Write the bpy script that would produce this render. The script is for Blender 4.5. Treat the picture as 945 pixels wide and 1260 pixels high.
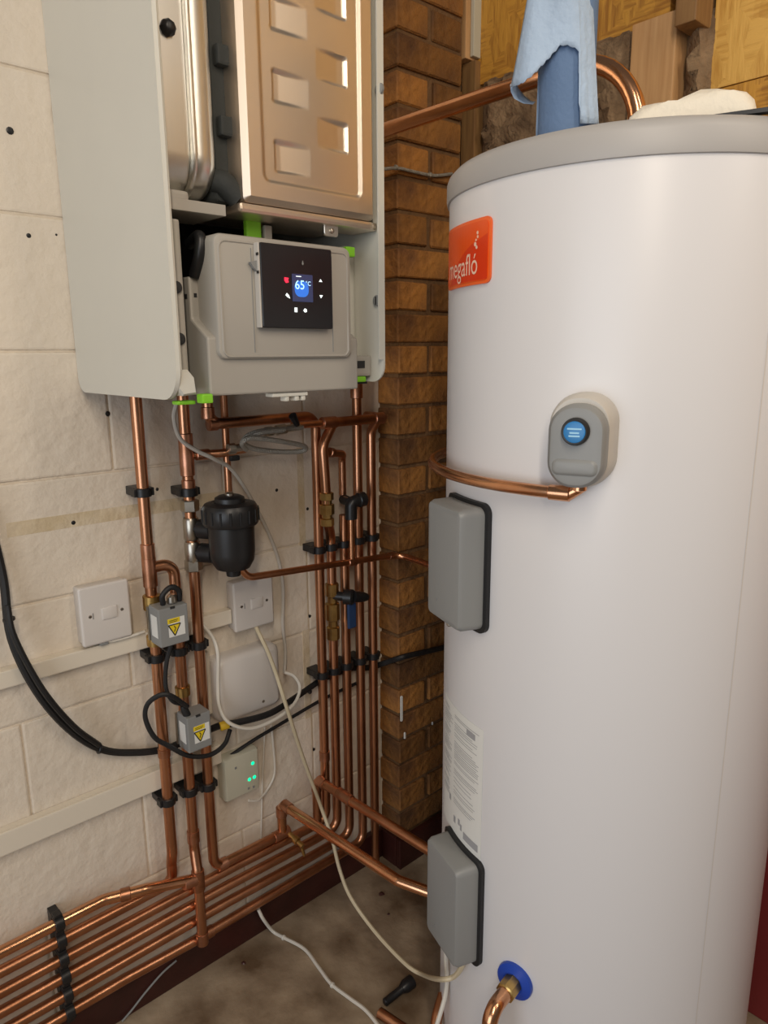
import bpy, bmesh, math, random
from mathutils import Vector, Matrix
random.seed(7)
for o in list(bpy.data.objects): bpy.data.objects.remove(o)
scene = bpy.context.scene
COL = scene.collection

# ------------------------------------------------------------------ camera
# white block wall = plane y 0 (room on its -y side), floor = z 0, x runs along the wall towards the corner
F, CX, CY = 885.0, 472.5, 630.0
CAM = Vector((0.0, -1.36, 1.41))
dn = Vector((500 - CX, 4628 - CY, F)).normalized()
ax = Vector((1465 - CX, 427 - CY, F)); ax = (ax - dn * ax.dot(dn)).normalized()
up = -dn
ay = up.cross(ax)
def ray(px, py):
    d = Vector((px - CX, py - CY, F))
    return Vector((ax.dot(d), ay.dot(d), up.dot(d)))
def hit(px, py, axis, v):
    d = ray(px, py); i = 'xyz'.index(axis)
    return CAM + d * ((v - CAM[i]) / d[i])
def PY(px, py, y): return hit(px, py, 'y', y)
def PX(px, py, x): return hit(px, py, 'x', x)
def PZ(px, py, z): return hit(px, py, 'z', z)
cam_data = bpy.data.cameras.new('camera')
cam = bpy.data.objects.new('camera', cam_data); COL.objects.link(cam)
cam_data.sensor_fit = 'VERTICAL'; cam_data.sensor_height = 36.0
cam_data.lens = F / 1260.0 * 36.0
cam_data.clip_start = 0.02
cr = Vector((ax.x, ay.x, up.x)); cd = Vector((ax.y, ay.y, up.y)); cf = Vector((ax.z, ay.z, up.z))
cam.matrix_world = Matrix(((cr.x, -cd.x, -cf.x, CAM.x), (cr.y, -cd.y, -cf.y, CAM.y), (cr.z, -cd.z, -cf.z, CAM.z), (0, 0, 0, 1)))
scene.camera = cam

# ------------------------------------------------------------------ world, lights, exposure
world = bpy.data.worlds.new('world'); scene.world = world; world.use_nodes = True
wb = world.node_tree.nodes['Background']
wb.inputs[0].default_value = (1.0, 0.93, 0.85, 1); wb.inputs[1].default_value = 0.11
def area(name, loc, target, sx, sy, power, color):
    l = bpy.data.lights.new(name, 'AREA'); l.shape = 'RECTANGLE'; l.size = sx; l.size_y = sy
    l.energy = power; l.color = color
    o = bpy.data.objects.new(name, l); COL.objects.link(o); o.location = loc
    o.rotation_euler = (Vector(target) - Vector(loc)).to_track_quat('-Z', 'Y').to_euler()
    return o
# two ceiling battens behind the camera (the double shadow under the boiler, the shade round the relief valve
# and the lit wall right of the boiler give their directions) and the daylight of the open garage door
area('ceiling_tube_left_offscreen', (-0.35, -1.85, 2.45), (0.8, -0.45, 1.2), 0.10, 1.5, 22, (1.0, 0.87, 0.72))
area('ceiling_tube_right_offscreen', (0.90, -2.05, 2.45), (1.05, -0.3, 1.3), 0.10, 1.2, 8, (1.0, 0.86, 0.70))
area('garage_door_daylight_offscreen', (-2.5, -1.75, 1.1), (1.0, -0.75, 0.9), 2.2, 2.0, 44, (0.84, 0.91, 1.0))
vs = scene.view_settings
vs.view_transform = 'Standard'; vs.look = 'None'; vs.gamma = 1.0; vs.use_curve_mapping = False
vs.exposure = -0.1

# ------------------------------------------------------------------ materials
def mat(name, color, rough=0.5, metal=0.0, var=0.0, vscale=8.0, bump=0.0, bscale=40.0, color2=None, emit=None, estr=0.0,
        objvar=0.0, coat=0.0, detail=4.0, rvar=0.0, stretch=None):
    m = bpy.data.materials.new(name); m.use_nodes = True
    nt = m.node_tree; N = nt.nodes; L = nt.links
    b = N['Principled BSDF']
    b.inputs['Base Color'].default_value = (*color, 1); b.inputs['Roughness'].default_value = rough
    b.inputs['Metallic'].default_value = metal
    if coat: b.inputs['Coat Weight'].default_value = coat
    if emit:
        b.inputs['Emission Color'].default_value = (*emit, 1); b.inputs['Emission Strength'].default_value = estr
    tc = N.new('ShaderNodeTexCoord'); vec = tc.outputs['Object']
    if stretch:
        mp = N.new('ShaderNodeMapping'); mp.inputs['Scale'].default_value = stretch
        L.new(vec, mp.inputs[0]); vec = mp.outputs[0]
    col = None
    if var > 0 or color2:
        n = N.new('ShaderNodeTexNoise'); n.inputs['Scale'].default_value = vscale; n.inputs['Detail'].default_value = detail
        L.new(vec, n.inputs['Vector'])
        r = N.new('ShaderNodeValToRGB'); r.color_ramp.elements[0].position = 0.33; r.color_ramp.elements[1].position = 0.68
        c2 = color2 or tuple(c * (1 - var) for c in color)
        r.color_ramp.elements[0].color = (*c2, 1); r.color_ramp.elements[1].color = (*color, 1)
        L.new(n.outputs['Fac'], r.inputs[0]); col = r.outputs[0]
        if rvar:
            mr = N.new('ShaderNodeMapRange'); mr.inputs[3].default_value = rough + rvar; mr.inputs[4].default_value = rough - rvar
            L.new(n.outputs['Fac'], mr.inputs[0]); L.new(mr.outputs[0], b.inputs['Roughness'])
    if objvar:
        oi = N.new('ShaderNodeObjectInfo'); hs = N.new('ShaderNodeHueSaturation')
        mr = N.new('ShaderNodeMapRange'); mr.inputs[3].default_value = 1 - objvar; mr.inputs[4].default_value = 1 + objvar
        L.new(oi.outputs['Random'], mr.inputs[0]); L.new(mr.outputs[0], hs.inputs['Value'])
        if col: L.new(col, hs.inputs['Color'])
        else: hs.inputs['Color'].default_value = (*color, 1)
        col = hs.outputs[0]
    if col: L.new(col, b.inputs['Base Color'])
    if bump:
        n2 = N.new('ShaderNodeTexNoise'); n2.inputs['Scale'].default_value = bscale; n2.inputs['Detail'].default_value = 6
        L.new(vec, n2.inputs['Vector'])
        bp = N.new('ShaderNodeBump'); bp.inputs['Strength'].default_value = bump; bp.inputs['Distance'].default_value = 0.01
        L.new(n2.outputs['Fac'], bp.inputs['Height']); L.new(bp.outputs[0], b.inputs['Normal'])
    return m
def osb_material(name, c1, c2):
    m = bpy.data.materials.new(name); m.use_nodes = True
    nt = m.node_tree; N = nt.nodes; L = nt.links; b = N['Principled BSDF']; b.inputs['Roughness'].default_value = 0.6
    tc = N.new('ShaderNodeTexCoord')
    def flakes(scale, rot):
        mp = N.new('ShaderNodeMapping'); mp.inputs['Scale'].default_value = scale; mp.inputs['Rotation'].default_value = rot
        L.new(tc.outputs['Object'], mp.inputs[0])
        nz = N.new('ShaderNodeTexNoise'); nz.inputs['Scale'].default_value = 9; nz.inputs['Detail'].default_value = 3
        L.new(mp.outputs[0], nz.inputs['Vector'])
        mixv = N.new('ShaderNodeMixRGB'); mixv.inputs[0].default_value = 0.12
        L.new(mp.outputs[0], mixv.inputs[1]); L.new(nz.outputs['Color'], mixv.inputs[2])
        v = N.new('ShaderNodeTexVoronoi'); v.inputs['Scale'].default_value = 1.0
        L.new(mixv.outputs[0], v.inputs['Vector']); return v
    def strands(scale, rot):
        mp = N.new('ShaderNodeMapping'); mp.inputs['Scale'].default_value = scale; mp.inputs['Rotation'].default_value = rot
        L.new(tc.outputs['Object'], mp.inputs[0])
        nz = N.new('ShaderNodeTexNoise'); nz.inputs['Scale'].default_value = 1.0; nz.inputs['Detail'].default_value = 5
        L.new(mp.outputs[0], nz.inputs['Vector']); return nz.outputs['Fac']
    cell = flakes((16, 34, 20), (0.3, 0, 0)); sep = N.new('ShaderNodeSeparateColor'); L.new(cell.outputs['Color'], sep.inputs[0])
    s1 = strands((20, 120, 14), (0.55, 0, 0)); s2 = strands((20, 16, 130), (-0.35, 0, 0))
    pick = N.new('ShaderNodeMath'); pick.operation = 'GREATER_THAN'; pick.inputs[1].default_value = 0.5; L.new(sep.outputs[0], pick.inputs[0])
    mxs = N.new('ShaderNodeMix'); L.new(pick.outputs[0], mxs.inputs[0]); L.new(s1, mxs.inputs[2]); L.new(s2, mxs.inputs[3])
    mx = N.new('ShaderNodeMath'); mx.operation = 'MULTIPLY_ADD'; mx.inputs[1].default_value = 0.22; L.new(sep.outputs[1], mx.inputs[0]); L.new(mxs.outputs[0], mx.inputs[2])
    r = N.new('ShaderNodeValToRGB'); r.color_ramp.elements[0].color = (*c2, 1); r.color_ramp.elements[1].color = (*c1, 1)
    r.color_ramp.elements[0].position = 0.42; r.color_ramp.elements[1].position = 0.70
    L.new(mx.outputs[0], r.inputs[0]); L.new(r.outputs[0], b.inputs['Base Color'])
    bp = N.new('ShaderNodeBump'); bp.inputs['Strength'].default_value = 0.35; bp.inputs['Distance'].default_value = 0.006
    L.new(mx.outputs[0], bp.inputs['Height']); L.new(bp.outputs[0], b.inputs['Normal'])
    return m
M = dict(
    paint=mat('painted_block', (0.78, 0.69, 0.57), 0.75, var=0.07, vscale=3, bump=0.45, bscale=34, objvar=0.02),
    mortar_paint=mat('painted_joint', (0.70, 0.61, 0.49), 0.85, bump=0.4, bscale=60),
    bare=mat('unpainted_strip', (0.60, 0.48, 0.30), 0.85, var=0.18, vscale=14, bump=0.4, bscale=50, color2=(0.70, 0.60, 0.45)),
    brick=mat('brick', (0.36, 0.155, 0.032), 0.8, var=0.5, vscale=11, bump=0.8, bscale=45, objvar=0.42, color2=(0.13, 0.055, 0.02)),
    mortar=mat('brick_mortar', (0.19, 0.10, 0.04), 0.9, var=0.3, vscale=20, bump=0.6, bscale=60),
    concrete=mat('concrete_floor', (0.46, 0.36, 0.25), 0.7, vscale=6.5, bump=0.3, bscale=30, color2=(0.13, 0.08, 0.042), detail=9),
    redpaint=mat('dark_red_paint', (0.055, 0.013, 0.010), 0.4, var=0.4, vscale=12, bump=0.15),
    redpanel=mat('red_panel_paint', (0.20, 0.022, 0.022), 0.42, var=0.2, vscale=5),
    copper=mat('copper', (0.72, 0.36, 0.205), 0.31, 1.0, vscale=16, color2=(0.48, 0.215, 0.11), rvar=0.08, stretch=(1, 1, 0.35), objvar=0.08),
    copper_new=mat('bright_copper', (0.82, 0.44, 0.25), 0.23, 1.0, vscale=12, color2=(0.64, 0.31, 0.16), rvar=0.06),
    fitting=mat('copper_fitting', (0.66, 0.33, 0.21), 0.36, 1.0, vscale=30, color2=(0.42, 0.19, 0.10)),
    brass=mat('brass', (0.62, 0.42, 0.15), 0.33, 1.0, vscale=30, color2=(0.42, 0.26, 0.09)),
    steel=mat('plated_steel', (0.58, 0.54, 0.47), 0.33, 1.0, vscale=30, color2=(0.42, 0.38, 0.32)),
    galv=mat('bright_galvanised_steel', (0.70, 0.68, 0.62), 0.34, 1.0, vscale=5, color2=(0.62, 0.61, 0.58), rvar=0.06),
    cover=mat('aluminised_cover', (0.82, 0.72, 0.60), 0.38, 1.0, vscale=2.5, color2=(0.74, 0.62, 0.50), rvar=0.05),
    casew=mat('boiler_case_white', (0.66, 0.65, 0.58), 0.35, var=0.02, coat=0.2),
    greyp=mat('control_box_grey', (0.40, 0.375, 0.33), 0.45, var=0.04, vscale=3),
    greyd=mat('mid_grey_plastic', (0.24, 0.245, 0.24), 0.5),
    blackp=mat('black_plastic', (0.012, 0.012, 0.013), 0.38),
    rubber=mat('black_rubber', (0.013, 0.013, 0.014), 0.55, var=0.2, vscale=20),
    dark=mat('dark_interior', (0.02, 0.02, 0.021), 0.6),
    seal=mat('dark_grey_foam', (0.028, 0.031, 0.029), 0.75, bump=0.2, bscale=60),
    gloss=mat('gloss_black_panel', (0.008, 0.008, 0.009), 0.34),
    green=mat('lime_green_clip', (0.24, 0.62, 0.03), 0.4),
    screen=mat('lit_screen', (0.03, 0.04, 0.08), 0.2, emit=(0.030, 0.045, 0.12), estr=0.55),
    glow_blue=mat('screen_glow', (0.02, 0.1, 0.4), 0.2, emit=(0.03, 0.16, 0.62), estr=1.0),
    digits=mat('screen_digits', (0.3, 0.6, 1.0), 0.3, emit=(0.45, 0.78, 1.0), estr=1.3),
    iconw=mat('lit_icon_white', (0.9, 0.95, 0.95), 0.3, emit=(0.75, 0.9, 0.9), estr=1.0),
    iconr=mat('lit_icon_red', (0.8, 0.03, 0.06), 0.3, emit=(0.9, 0.03, 0.08), estr=1.0),
    ledg=mat('green_led', (0.0, 0.8, 0.3), 0.3, emit=(0.0, 0.9, 0.35), estr=1.6),
    elecw=mat('electrical_white', (0.68, 0.64, 0.60), 0.35),
    elecgreen=mat('aged_cream_plastic', (0.55, 0.53, 0.42), 0.4),
    trunk=mat('white_trunking', (0.78, 0.71, 0.59), 0.4),
    cablew=mat('white_cable', (0.72, 0.68, 0.60), 0.4),
    cableb=mat('beige_cable', (0.62, 0.53, 0.36), 0.45),
    tubew=mat('translucent_grey_tube', (0.55, 0.51, 0.45), 0.35),
    hose=mat('braided_grey_hose', (0.42, 0.40, 0.35), 0.4, 0.5, bump=0.6, bscale=400),
    valvegrey=mat('valve_head_grey', (0.26, 0.265, 0.26), 0.5, var=0.06, vscale=10),
    labelw=mat('white_label', (0.78, 0.78, 0.74), 0.4),
    labely=mat('yellow_label', (0.82, 0.62, 0.02), 0.4),
    ink=mat('black_ink', (0.02, 0.02, 0.02), 0.5),
    inkgrey=mat('grey_print', (0.36, 0.36, 0.37), 0.5),
    tank=mat('white_tank_enamel', (0.735, 0.725, 0.73), 0.34),
    lid=mat('grey_tank_lid', (0.41, 0.395, 0.38), 0.45),
    housing=mat('thermostat_grey', (0.255, 0.26, 0.255), 0.42),
    housing_light=mat('pale_grey_housing', (0.55, 0.52, 0.47), 0.42),
    orange=mat('orange_badge', (0.86, 0.085, 0.002), 0.3),
    orange2=mat('dark_orange_badge', (0.74, 0.040, 0.002), 0.3),
    badge_rim=mat('badge_rim', (0.92, 0.14, 0.02), 0.3),
    badge_text=mat('badge_lettering', (0.92, 0.62, 0.46), 0.4),
    bluek=mat('blue_knob', (0.02, 0.2, 0.5), 0.3),
    bluek2=mat('pale_blue_print', (0.35, 0.65, 0.85), 0.4),
    bluec=mat('blue_collar', (0.012, 0.06, 0.42), 0.35),
    blueh=mat('blue_lever', (0.02, 0.05, 0.13), 0.5),
    paper=mat('pale_blue_paper', (0.42, 0.54, 0.70), 0.9, var=0.08, vscale=20, bump=0.3, bscale=90),
    paper_shaded=mat('shaded_blue_paper_roll', (0.13, 0.21, 0.36), 0.9, var=0.06, vscale=10, bump=0.2, bscale=120),  # same paper inside the torn sheet, its shadow put into a darker blue
    cloth=mat('white_foam', (0.80, 0.74, 0.62), 0.9, bump=0.4, bscale=50),
    osb=osb_material('osb_board', (0.62, 0.31, 0.045), (0.36, 0.155, 0.022)),
    osb2=osb_material('osb_board_pale', (0.74, 0.43, 0.10), (0.55, 0.28, 0.05)),
    wood=mat('pale_timber', (0.62, 0.37, 0.17), 0.6, vscale=10, color2=(0.50, 0.27, 0.11), stretch=(8, 8, 0.6)),
    woodd=mat('brown_timber', (0.30, 0.165, 0.06), 0.6, vscale=10, color2=(0.20, 0.10, 0.035), stretch=(8, 8, 0.6)),
    wool=mat('brown_mineral_wool', (0.34, 0.225, 0.125), 0.95, vscale=16, bump=1.0, bscale=70, color2=(0.14, 0.085, 0.045), detail=8),
    yellowtape=mat('yellow_tape', (0.75, 0.50, 0.03), 0.5),
)

# ------------------------------------------------------------------ mesh helpers
def link_mesh(name, verts, faces, m, parent=None, smooth=False):
    me = bpy.data.meshes.new(name); me.from_pydata([tuple(v) for v in verts], [], faces)
    bm = bmesh.new(); bm.from_mesh(me); bmesh.ops.recalc_face_normals(bm, faces=bm.faces)
    if smooth:
        for f in bm.faces: f.smooth = True
        for e in bm.edges:
            if len(e.link_faces) == 2 and e.calc_face_angle() > math.radians(38): e.smooth = False
    bm.to_mesh(me); bm.free()
    me.materials.append(M[m])
    o = bpy.data.objects.new(name, me); COL.objects.link(o)
    if parent: attach(o, parent)
    return o
def attach(o, parent):
    o.parent = parent
    o.matrix_parent_inverse = Matrix.Translation(-Vector(parent.location))
def thing(name, loc, label, cat, group=None):
    o = bpy.data.objects.new(name, None); COL.objects.link(o); o.location = loc; o.empty_display_size = 0.02
    return tag(o, label, cat, group)
def tag(o, label, cat=None, group=None, kind=None):
    o['label'] = label
    if cat: o['category'] = cat
    if group: o['group'] = group
    if kind: o['kind'] = kind
    return o
class G:
    """collects vertices and faces of one mesh"""
    def __init__(s): s.v = []; s.f = []
    def rings(s, rings, cap=True):
        b = len(s.v); n = len(rings[0])
        for r in rings: s.v += [Vector(p) for p in r]
        for i in range(len(rings) - 1):
            for j in range(n):
                k = (j + 1) % n
                s.f.append((b + i*n + j, b + i*n + k, b + (i+1)*n + k, b + (i+1)*n + j))
        if cap:
            s.f.append(tuple(b + j for j in reversed(range(n))))
            e = b + (len(rings) - 1) * n
            s.f.append(tuple(e + j for j in range(n)))
        return s
    def grid(s, rows):
        b = len(s.v); n = len(rows[0])
        for r in rows: s.v += [Vector(p) for p in r]
        for i in range(len(rows) - 1):
            for j in range(n - 1):
                s.f.append((b + i*n + j, b + i*n + j + 1, b + (i+1)*n + j + 1, b + (i+1)*n + j))
        return s
    def box(s, lo, hi, bev=0.0):
        """axis-aligned box, optionally with chamfered edges"""
        lo = Vector(lo); hi = Vector(hi)
        lo, hi = Vector(map(min, lo, hi)), Vector(map(max, lo, hi))
        if bev <= 0:
            a = [(lo.x, lo.y), (hi.x, lo.y), (hi.x, hi.y), (lo.x, hi.y)]
            return s.rings([[(x, y, z) for x, y in a] for z in (lo.z, hi.z)])
        bm = bmesh.new(); bmesh.ops.create_cube(bm, size=1)
        c = (lo + hi) / 2; d = hi - lo
        for v in bm.verts: v.co = Vector((c.x + v.co.x*d.x, c.y + v.co.y*d.y, c.z + v.co.z*d.z))
        bmesh.ops.bevel(bm, geom=bm.edges[:], offset=min(bev, 0.45*min(d)), segments=2, affect='EDGES', profile=0.6)
        return s.add_bm(bm)
    def add_bm(s, bm):
        b = len(s.v); bm.verts.index_update()
        s.v += [v.co.copy() for v in bm.verts]
        s.f += [tuple(b + v.index for v in f.verts) for f in bm.faces]
        bm.free(); return s
    def slab(s, o, u, w, n, outline, layers):
        """outline(inset) -> 2D points; layers: (inset, depth along n)"""
        return s.rings([[Vector(o) + u*a + w*b + n*d for a, b in outline(ins)] for ins, d in layers])
    def lathe(s, o, axis, prof, seg=24):
        """profile of (radius, distance along axis)"""
        axis = Vector(axis).normalized(); t = Vector((0, 0, 1)) if abs(axis.z) < 0.9 else Vector((1, 0, 0))
        u = axis.cross(t).normalized(); w = axis.cross(u)
        return s.rings([[Vector(o) + axis*h + (u*math.cos(2*math.pi*k/seg) + w*math.sin(2*math.pi*k/seg))*max(r, 1e-4)
                         for k in range(seg)] for r, h in prof])
    def tube(s, pts, r, seg=12, rad=None):
        pts = [Vector(p) for p in pts]; rings = []
        t0 = (pts[1] - pts[0]).normalized()
        ref = Vector((0, 0, 1)) if abs(t0.z) < 0.9 else Vector((1, 0, 0))
        u = t0.cross(ref).normalized()
        for i, p in enumerate(pts):
            if i == 0: t = t0
            elif i == len(pts) - 1: t = (p - pts[i-1]).normalized()
            else: t = ((pts[i+1] - p).normalized() + (p - pts[i-1]).normalized()).normalized()
            u = (u - t * u.dot(t)).normalized(); w = t.cross(u)
            rr = rad[i] if rad else r
            rings.append([p + (u*math.cos(2*math.pi*k/seg) + w*math.sin(2*math.pi*k/seg))*rr for k in range(seg)])
        return s.rings(rings)
    def link(s, name, m, parent=None, smooth=False): return link_mesh(name, s.v, s.f, m, parent, smooth)
def fillet(pts, R, n=7):
    pts = [Vector(p) for p in pts]; out = [pts[0]]
    for i in range(1, len(pts) - 1):
        a, b, c = pts[i-1], pts[i], pts[i+1]
        d1 = (a - b); d2 = (c - b); l1, l2 = d1.length, d2.length
        d1.normalize(); d2.normalize(); ang = d1.angle(d2)
        if ang > 3.1: out.append(b); continue
        t = min(R / math.tan(ang / 2), 0.48*l1, 0.48*l2); rr = t * math.tan(ang / 2)
        cen = b + (d1 + d2).normalized() * (rr / math.sin(ang / 2))
        s0 = b + d1*t - cen; s1 = b + d2*t - cen
        for k in range(n + 1):
            w = s0.angle(s1)
            q = (s0*math.sin(w*(1 - k/n)) + s1*math.sin(w*k/n)) / math.sin(w) if w > 1e-4 else s0
            out.append(cen + q)
    out.append(pts[-1]); return out
def spline(pts, n=8):
    pts = [Vector(p) for p in pts]; P = [2*pts[0] - pts[1]] + pts + [2*pts[-1] - pts[-2]]; out = []
    for i in range(1, len(P) - 2):
        for k in range(n):
            t = k / n
            out.append(0.5*((2*P[i]) + (P[i+1]-P[i-1])*t + (2*P[i-1]-5*P[i]+4*P[i+1]-P[i+2])*t*t + (3*P[i]-P[i-1]-3*P[i+1]+P[i+2])*t**3))
    out.append(pts[-1]); return out
def rrect(w, h, r, seg=5):
    def f(ins):
        rr = max(r - ins, 0.0004); a, b = w/2 - ins, h/2 - ins; out = []
        for cx, cy, a0 in ((a-rr, b-rr, 0), (-a+rr, b-rr, 90), (-a+rr, -b+rr, 180), (a-rr, -b+rr, 270)):
            for k in range(seg + 1):
                t = math.radians(a0 + 90*k/seg); out.append((cx + rr*math.cos(t), cy + rr*math.sin(t)))
        return out
    return f
EX, EY, EZ = Vector((1, 0, 0)), Vector((0, 1, 0)), Vector((0, 0, 1))
def text_geo(s, body, size, o, u, w, n, depth=0.0006, align='CENTER', sx=1.0):
    c = bpy.data.curves.new('lettering', 'FONT'); c.body = body; c.size = size; c.align_x = align; c.align_y = 'CENTER'; c.resolution_u = 3
    t = bpy.data.objects.new('lettering', c); COL.objects.link(t)
    dg = bpy.context.evaluated_depsgraph_get(); me = bpy.data.meshes.new_from_object(t.evaluated_get(dg))
    b = len(s.v)
    s.v += [Vector(o) + u*(v.co.x*sx) + w*v.co.y + n*depth for v in me.vertices]
    s.f += [tuple(b + i for i in p.vertices) for p in me.polygons]
    bpy.data.objects.remove(t); bpy.data.curves.remove(c); bpy.data.meshes.remove(me)
    return s

# ================================================================== THE SETTING
def structure(o, label=None):
    o['kind'] = 'structure'
    if label: o['label'] = label
    return o
X_BACK = 1.52
structure(G().box((-2.6, -3.6, -0.06), (1.75, 0.25, 0.0)).link('floor', 'concrete'), 'stained bare concrete floor of the corner')
wall = structure(G().box((-2.6, 0.0022, 0.0), (1.75, 0.12, 2.5)).link('wall_left', 'mortar_paint'), 'cream painted block wall behind boiler and pipes')
ZJ = [0.742 + 0.225*k for k in range(-3, 8)]
zs = [0.0] + ZJ + [2.5]
for i in range(len(zs) - 1):
    z0, z1 = zs[i] + 0.002, zs[i+1] - 0.002
    if z1 - z0 < 0.03: continue
    k = round((zs[i+1] - 0.742) / 0.225)
    off = 0.538 if k % 2 == 1 else 0.322
    x = off - 0.45*7
    while x < 1.75:
        a, b = max(x + 0.0015, -2.6), min(x + 0.4485, 1.52)
        if b - a > 0.03:
            G().box((a, -0.002*random.random(), z0), (b, 0.03, z1), 0.004).link('block', 'paint', wall)
        x += 0.45
# ghosts of trunking that was taken off: bare strips in the paint
G().box((0.338, -0.0015, 1.095), (1.04, 0.01, 1.122), 0.001).link('unpainted_strip', 'bare', wall)
G().box((0.966, -0.0016, 0.40), (0.986, 0.01, 1.30), 0.001).link('unpainted_strip', 'bare', wall)
for px, py, r in ((12, 161, .006), (35, 290, .004), (132, 509, .005), (90, 643, .0042), (193, 602, .0035), (340, 603, .004), (381, 758, .004), (386, 922, .004), (378, 626, .004), (69, 289, .002)):
    p = PY(px, py, 0); G().lathe((p.x, 0.002, p.z), (0, -1, 0), [(r, 0), (r, 0.0035), (r*0.6, 0.0045)], 10).link('wall_plug', 'blackp', wall, True)

# brick pier in the corner
PXL, PYF = 1.221, -0.076
pier = structure(G().box((PXL + 0.0065, PYF + 0.0075, 0), (1.44, 0.0, 2.5)).link('wall_pier', 'mortar'), 'brown brick pier in the corner')
def brick_mesh(w):
    bm = bmesh.new(); bmesh.ops.create_cube(bm, size=1)
    for v in bm.verts: v.co = Vector((v.co.x*w, v.co.y*0.076, v.co.z*0.0655))
    bmesh.ops.bevel(bm, geom=bm.edges[:], offset=0.0035, segments=1, affect='EDGES')
    for v in bm.verts: v.co += Vector((random.uniform(-1, 1), random.uniform(-1, 1), random.uniform(-1, 1))) * 0.0007
    me = bpy.data.meshes.new('brick'); bm.to_mesh(me); bm.free(); me.materials.append(M['brick']); return me
full = [brick_mesh(0.215) for _ in range(3)]; half = [brick_mesh(0.1) for _ in range(4)]
z = 0.010; k = 0
while z < 2.45:
    row = [(PXL + 0.1075, full)] if k % 2 else [(PXL + 0.05, half), (PXL + 0.165, half)]
    for x, ms in row:
        o = bpy.data.objects.new('brick', random.choice(ms)); COL.objects.link(o); o.parent = pier
        o.location = (x + random.uniform(-.002, .002), PYF + 0.038 + random.uniform(-.002, .003), z + 0.0328)
        o.rotation_euler = (random.uniform(-.012, .012), random.uniform(-.01, .01), random.uniform(-.01, .01))
    z += 0.075; k += 1
# splashed white drips on the pier
for px, py, h, w in ((494, 872, .075, .008), (498, 905, .02, .006), (532, 890, .01, .005)):
    p = PY(px, py, PYF - 0.004)
    G().slab((p.x, PYF - 0.0035, p.z), EX, EZ, -EY, rrect(w, h, w*0.45), [(0, 0), (0.0005, 0.002)]).link('paint_drip', 'labelw', pier)

# timber-framed back wall
back = structure(G().box((X_BACK, -3.6, 0), (1.6, 0.0, 2.5)).link('wall_back', 'woodd'), 'timber framed back wall with board and mineral wool')
G().box((1.497, -0.565, 2.052), (1.52, -0.045, 2.5), 0.001).link('osb_board', 'osb', back)
G().box((1.499, -2.2, 1.90), (1.52, -0.655, 2.098), 0.001).link('osb_board', 'osb2', back)
G().box((1.497, -2.2, 2.099), (1.52, -0.6, 2.5), 0.001).link('osb_board', 'osb2', back)
G().box((1.499, -2.2, 0.0), (1.52, -0.665, 1.898), 0.001).link('osb_board', 'osb', back)
a0 = PX(560, 20, 1.462); a1 = PX(576, 20, 1.462)
G().box((1.455, a1.y, 2.105), (1.497, a0.y + 0.004, 2.5), 0.002).link('stud', 'wood', back)
G().box((1.470, a1.y - 0.012, 2.11), (1.497, a1.y - 0.001, 2.5), 0.002).link('batten', 'elecgreen', back)
G().box((1.478, a1.y - 0.012, 0.0), (1.519, a0.y - 0.01, 2.104), 0.002).link('stud', 'woodd', back)
G().box((1.462, -0.60, 0.0), (1.519, -0.505, 2.048), 0.003).link('stud', 'wood', back)
G().box((1.43, PX(856, 24, 1.43).y, PX(856, 24, 1.43).z), (1.4965, PX(830, 20, 1.43).y, 2.20), 0.003).link('joist_end', 'woodd', back)
G().box((1.470, -2.2, 2.095), (1.496, -0.69, 2.125), 0.002).link('batten', 'woodd', back)
# mineral wool batts: lumpy sheets between the studs
def wool(y0, y1, z0, z1):
    rows = []; n, mm = int((y1-y0)/0.022) + 2, int((z1-z0)/0.022) + 2
    for i in range(mm):
        r = []
        for j in range(n):
            e = 0 if (i in (0, mm-1) or j in (0, n-1)) else 1
            r.append((1.505 - e*(0.012 + 0.028*random.random()), y0 + (y1-y0)*j/(n-1), z0 + (z1-z0)*i/(mm-1)))
        rows.append(r)
    back_row = [[(1.5195, p[1], p[2]) for p in r] for r in rows]
    g = G(); g.grid(rows); g.grid(back_row); g.link('mineral_wool', 'wool', back, True)
wool(-0.50, -0.085, 1.55, 2.062); wool(-0.662, -0.602, 1.5, 2.045)
wool(-0.50, -0.085, 0.1, 1.545)

# dark red boards along the floor
structure(G().box((-2.6, -0.022, 0.0), (1.22, -0.003, 0.088), 0.003).link('baseboard_left', 'redpaint'), 'dark red board at foot of block wall')
structure(G().box((1.203, -0.098, 0.0), (1.44, -0.081, 0.09), 0.003).link('baseboard_pier', 'redpaint'), 'dark red board at foot of brick pier')
structure(G().box((1.203, -0.080, 0.0), (1.219, -0.023, 0.09), 0.003).link('baseboard_pier_side', 'redpaint'), 'short dark red board on the pier return')
tag(G().box((1.455, -1.75, 0.0), (1.475, -0.82, 1.05), 0.003).link('painted_panel', 'redpanel'), 'dark red painted panel leaning on back wall behind cylinder', 'panel')

# surface trunking on the block wall
def trunking(lo, hi, label):
    t = thing('cable_trunking', ((lo[0]+hi[0])/2, 0, lo[2]), label, 'trunking')
    G().box(lo, (hi[0], hi[1]*0.7, hi[2])).link('base_channel', 'trunk', t)
    G().box((lo[0], hi[1]*0.7, lo[2]-0.0005), (hi[0], hi[1], hi[2]+0.0005), 0.0025).link('cover_strip', 'trunk', t)
trunking((-2.6, -0.002, 0.828), (0.7625, -0.024, 0.860), 'long white cable trunking passing under the left switch plate')
trunking((-2.6, -0.002, 0.506), (0.716, -0.025, 0.551), 'long white cable trunking ending at the small box with green lights')
trunking((0.690, -0.002, 0.628), (0.706, -0.016, 0.775), 'short upright trunking beside the white junction box')

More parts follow.
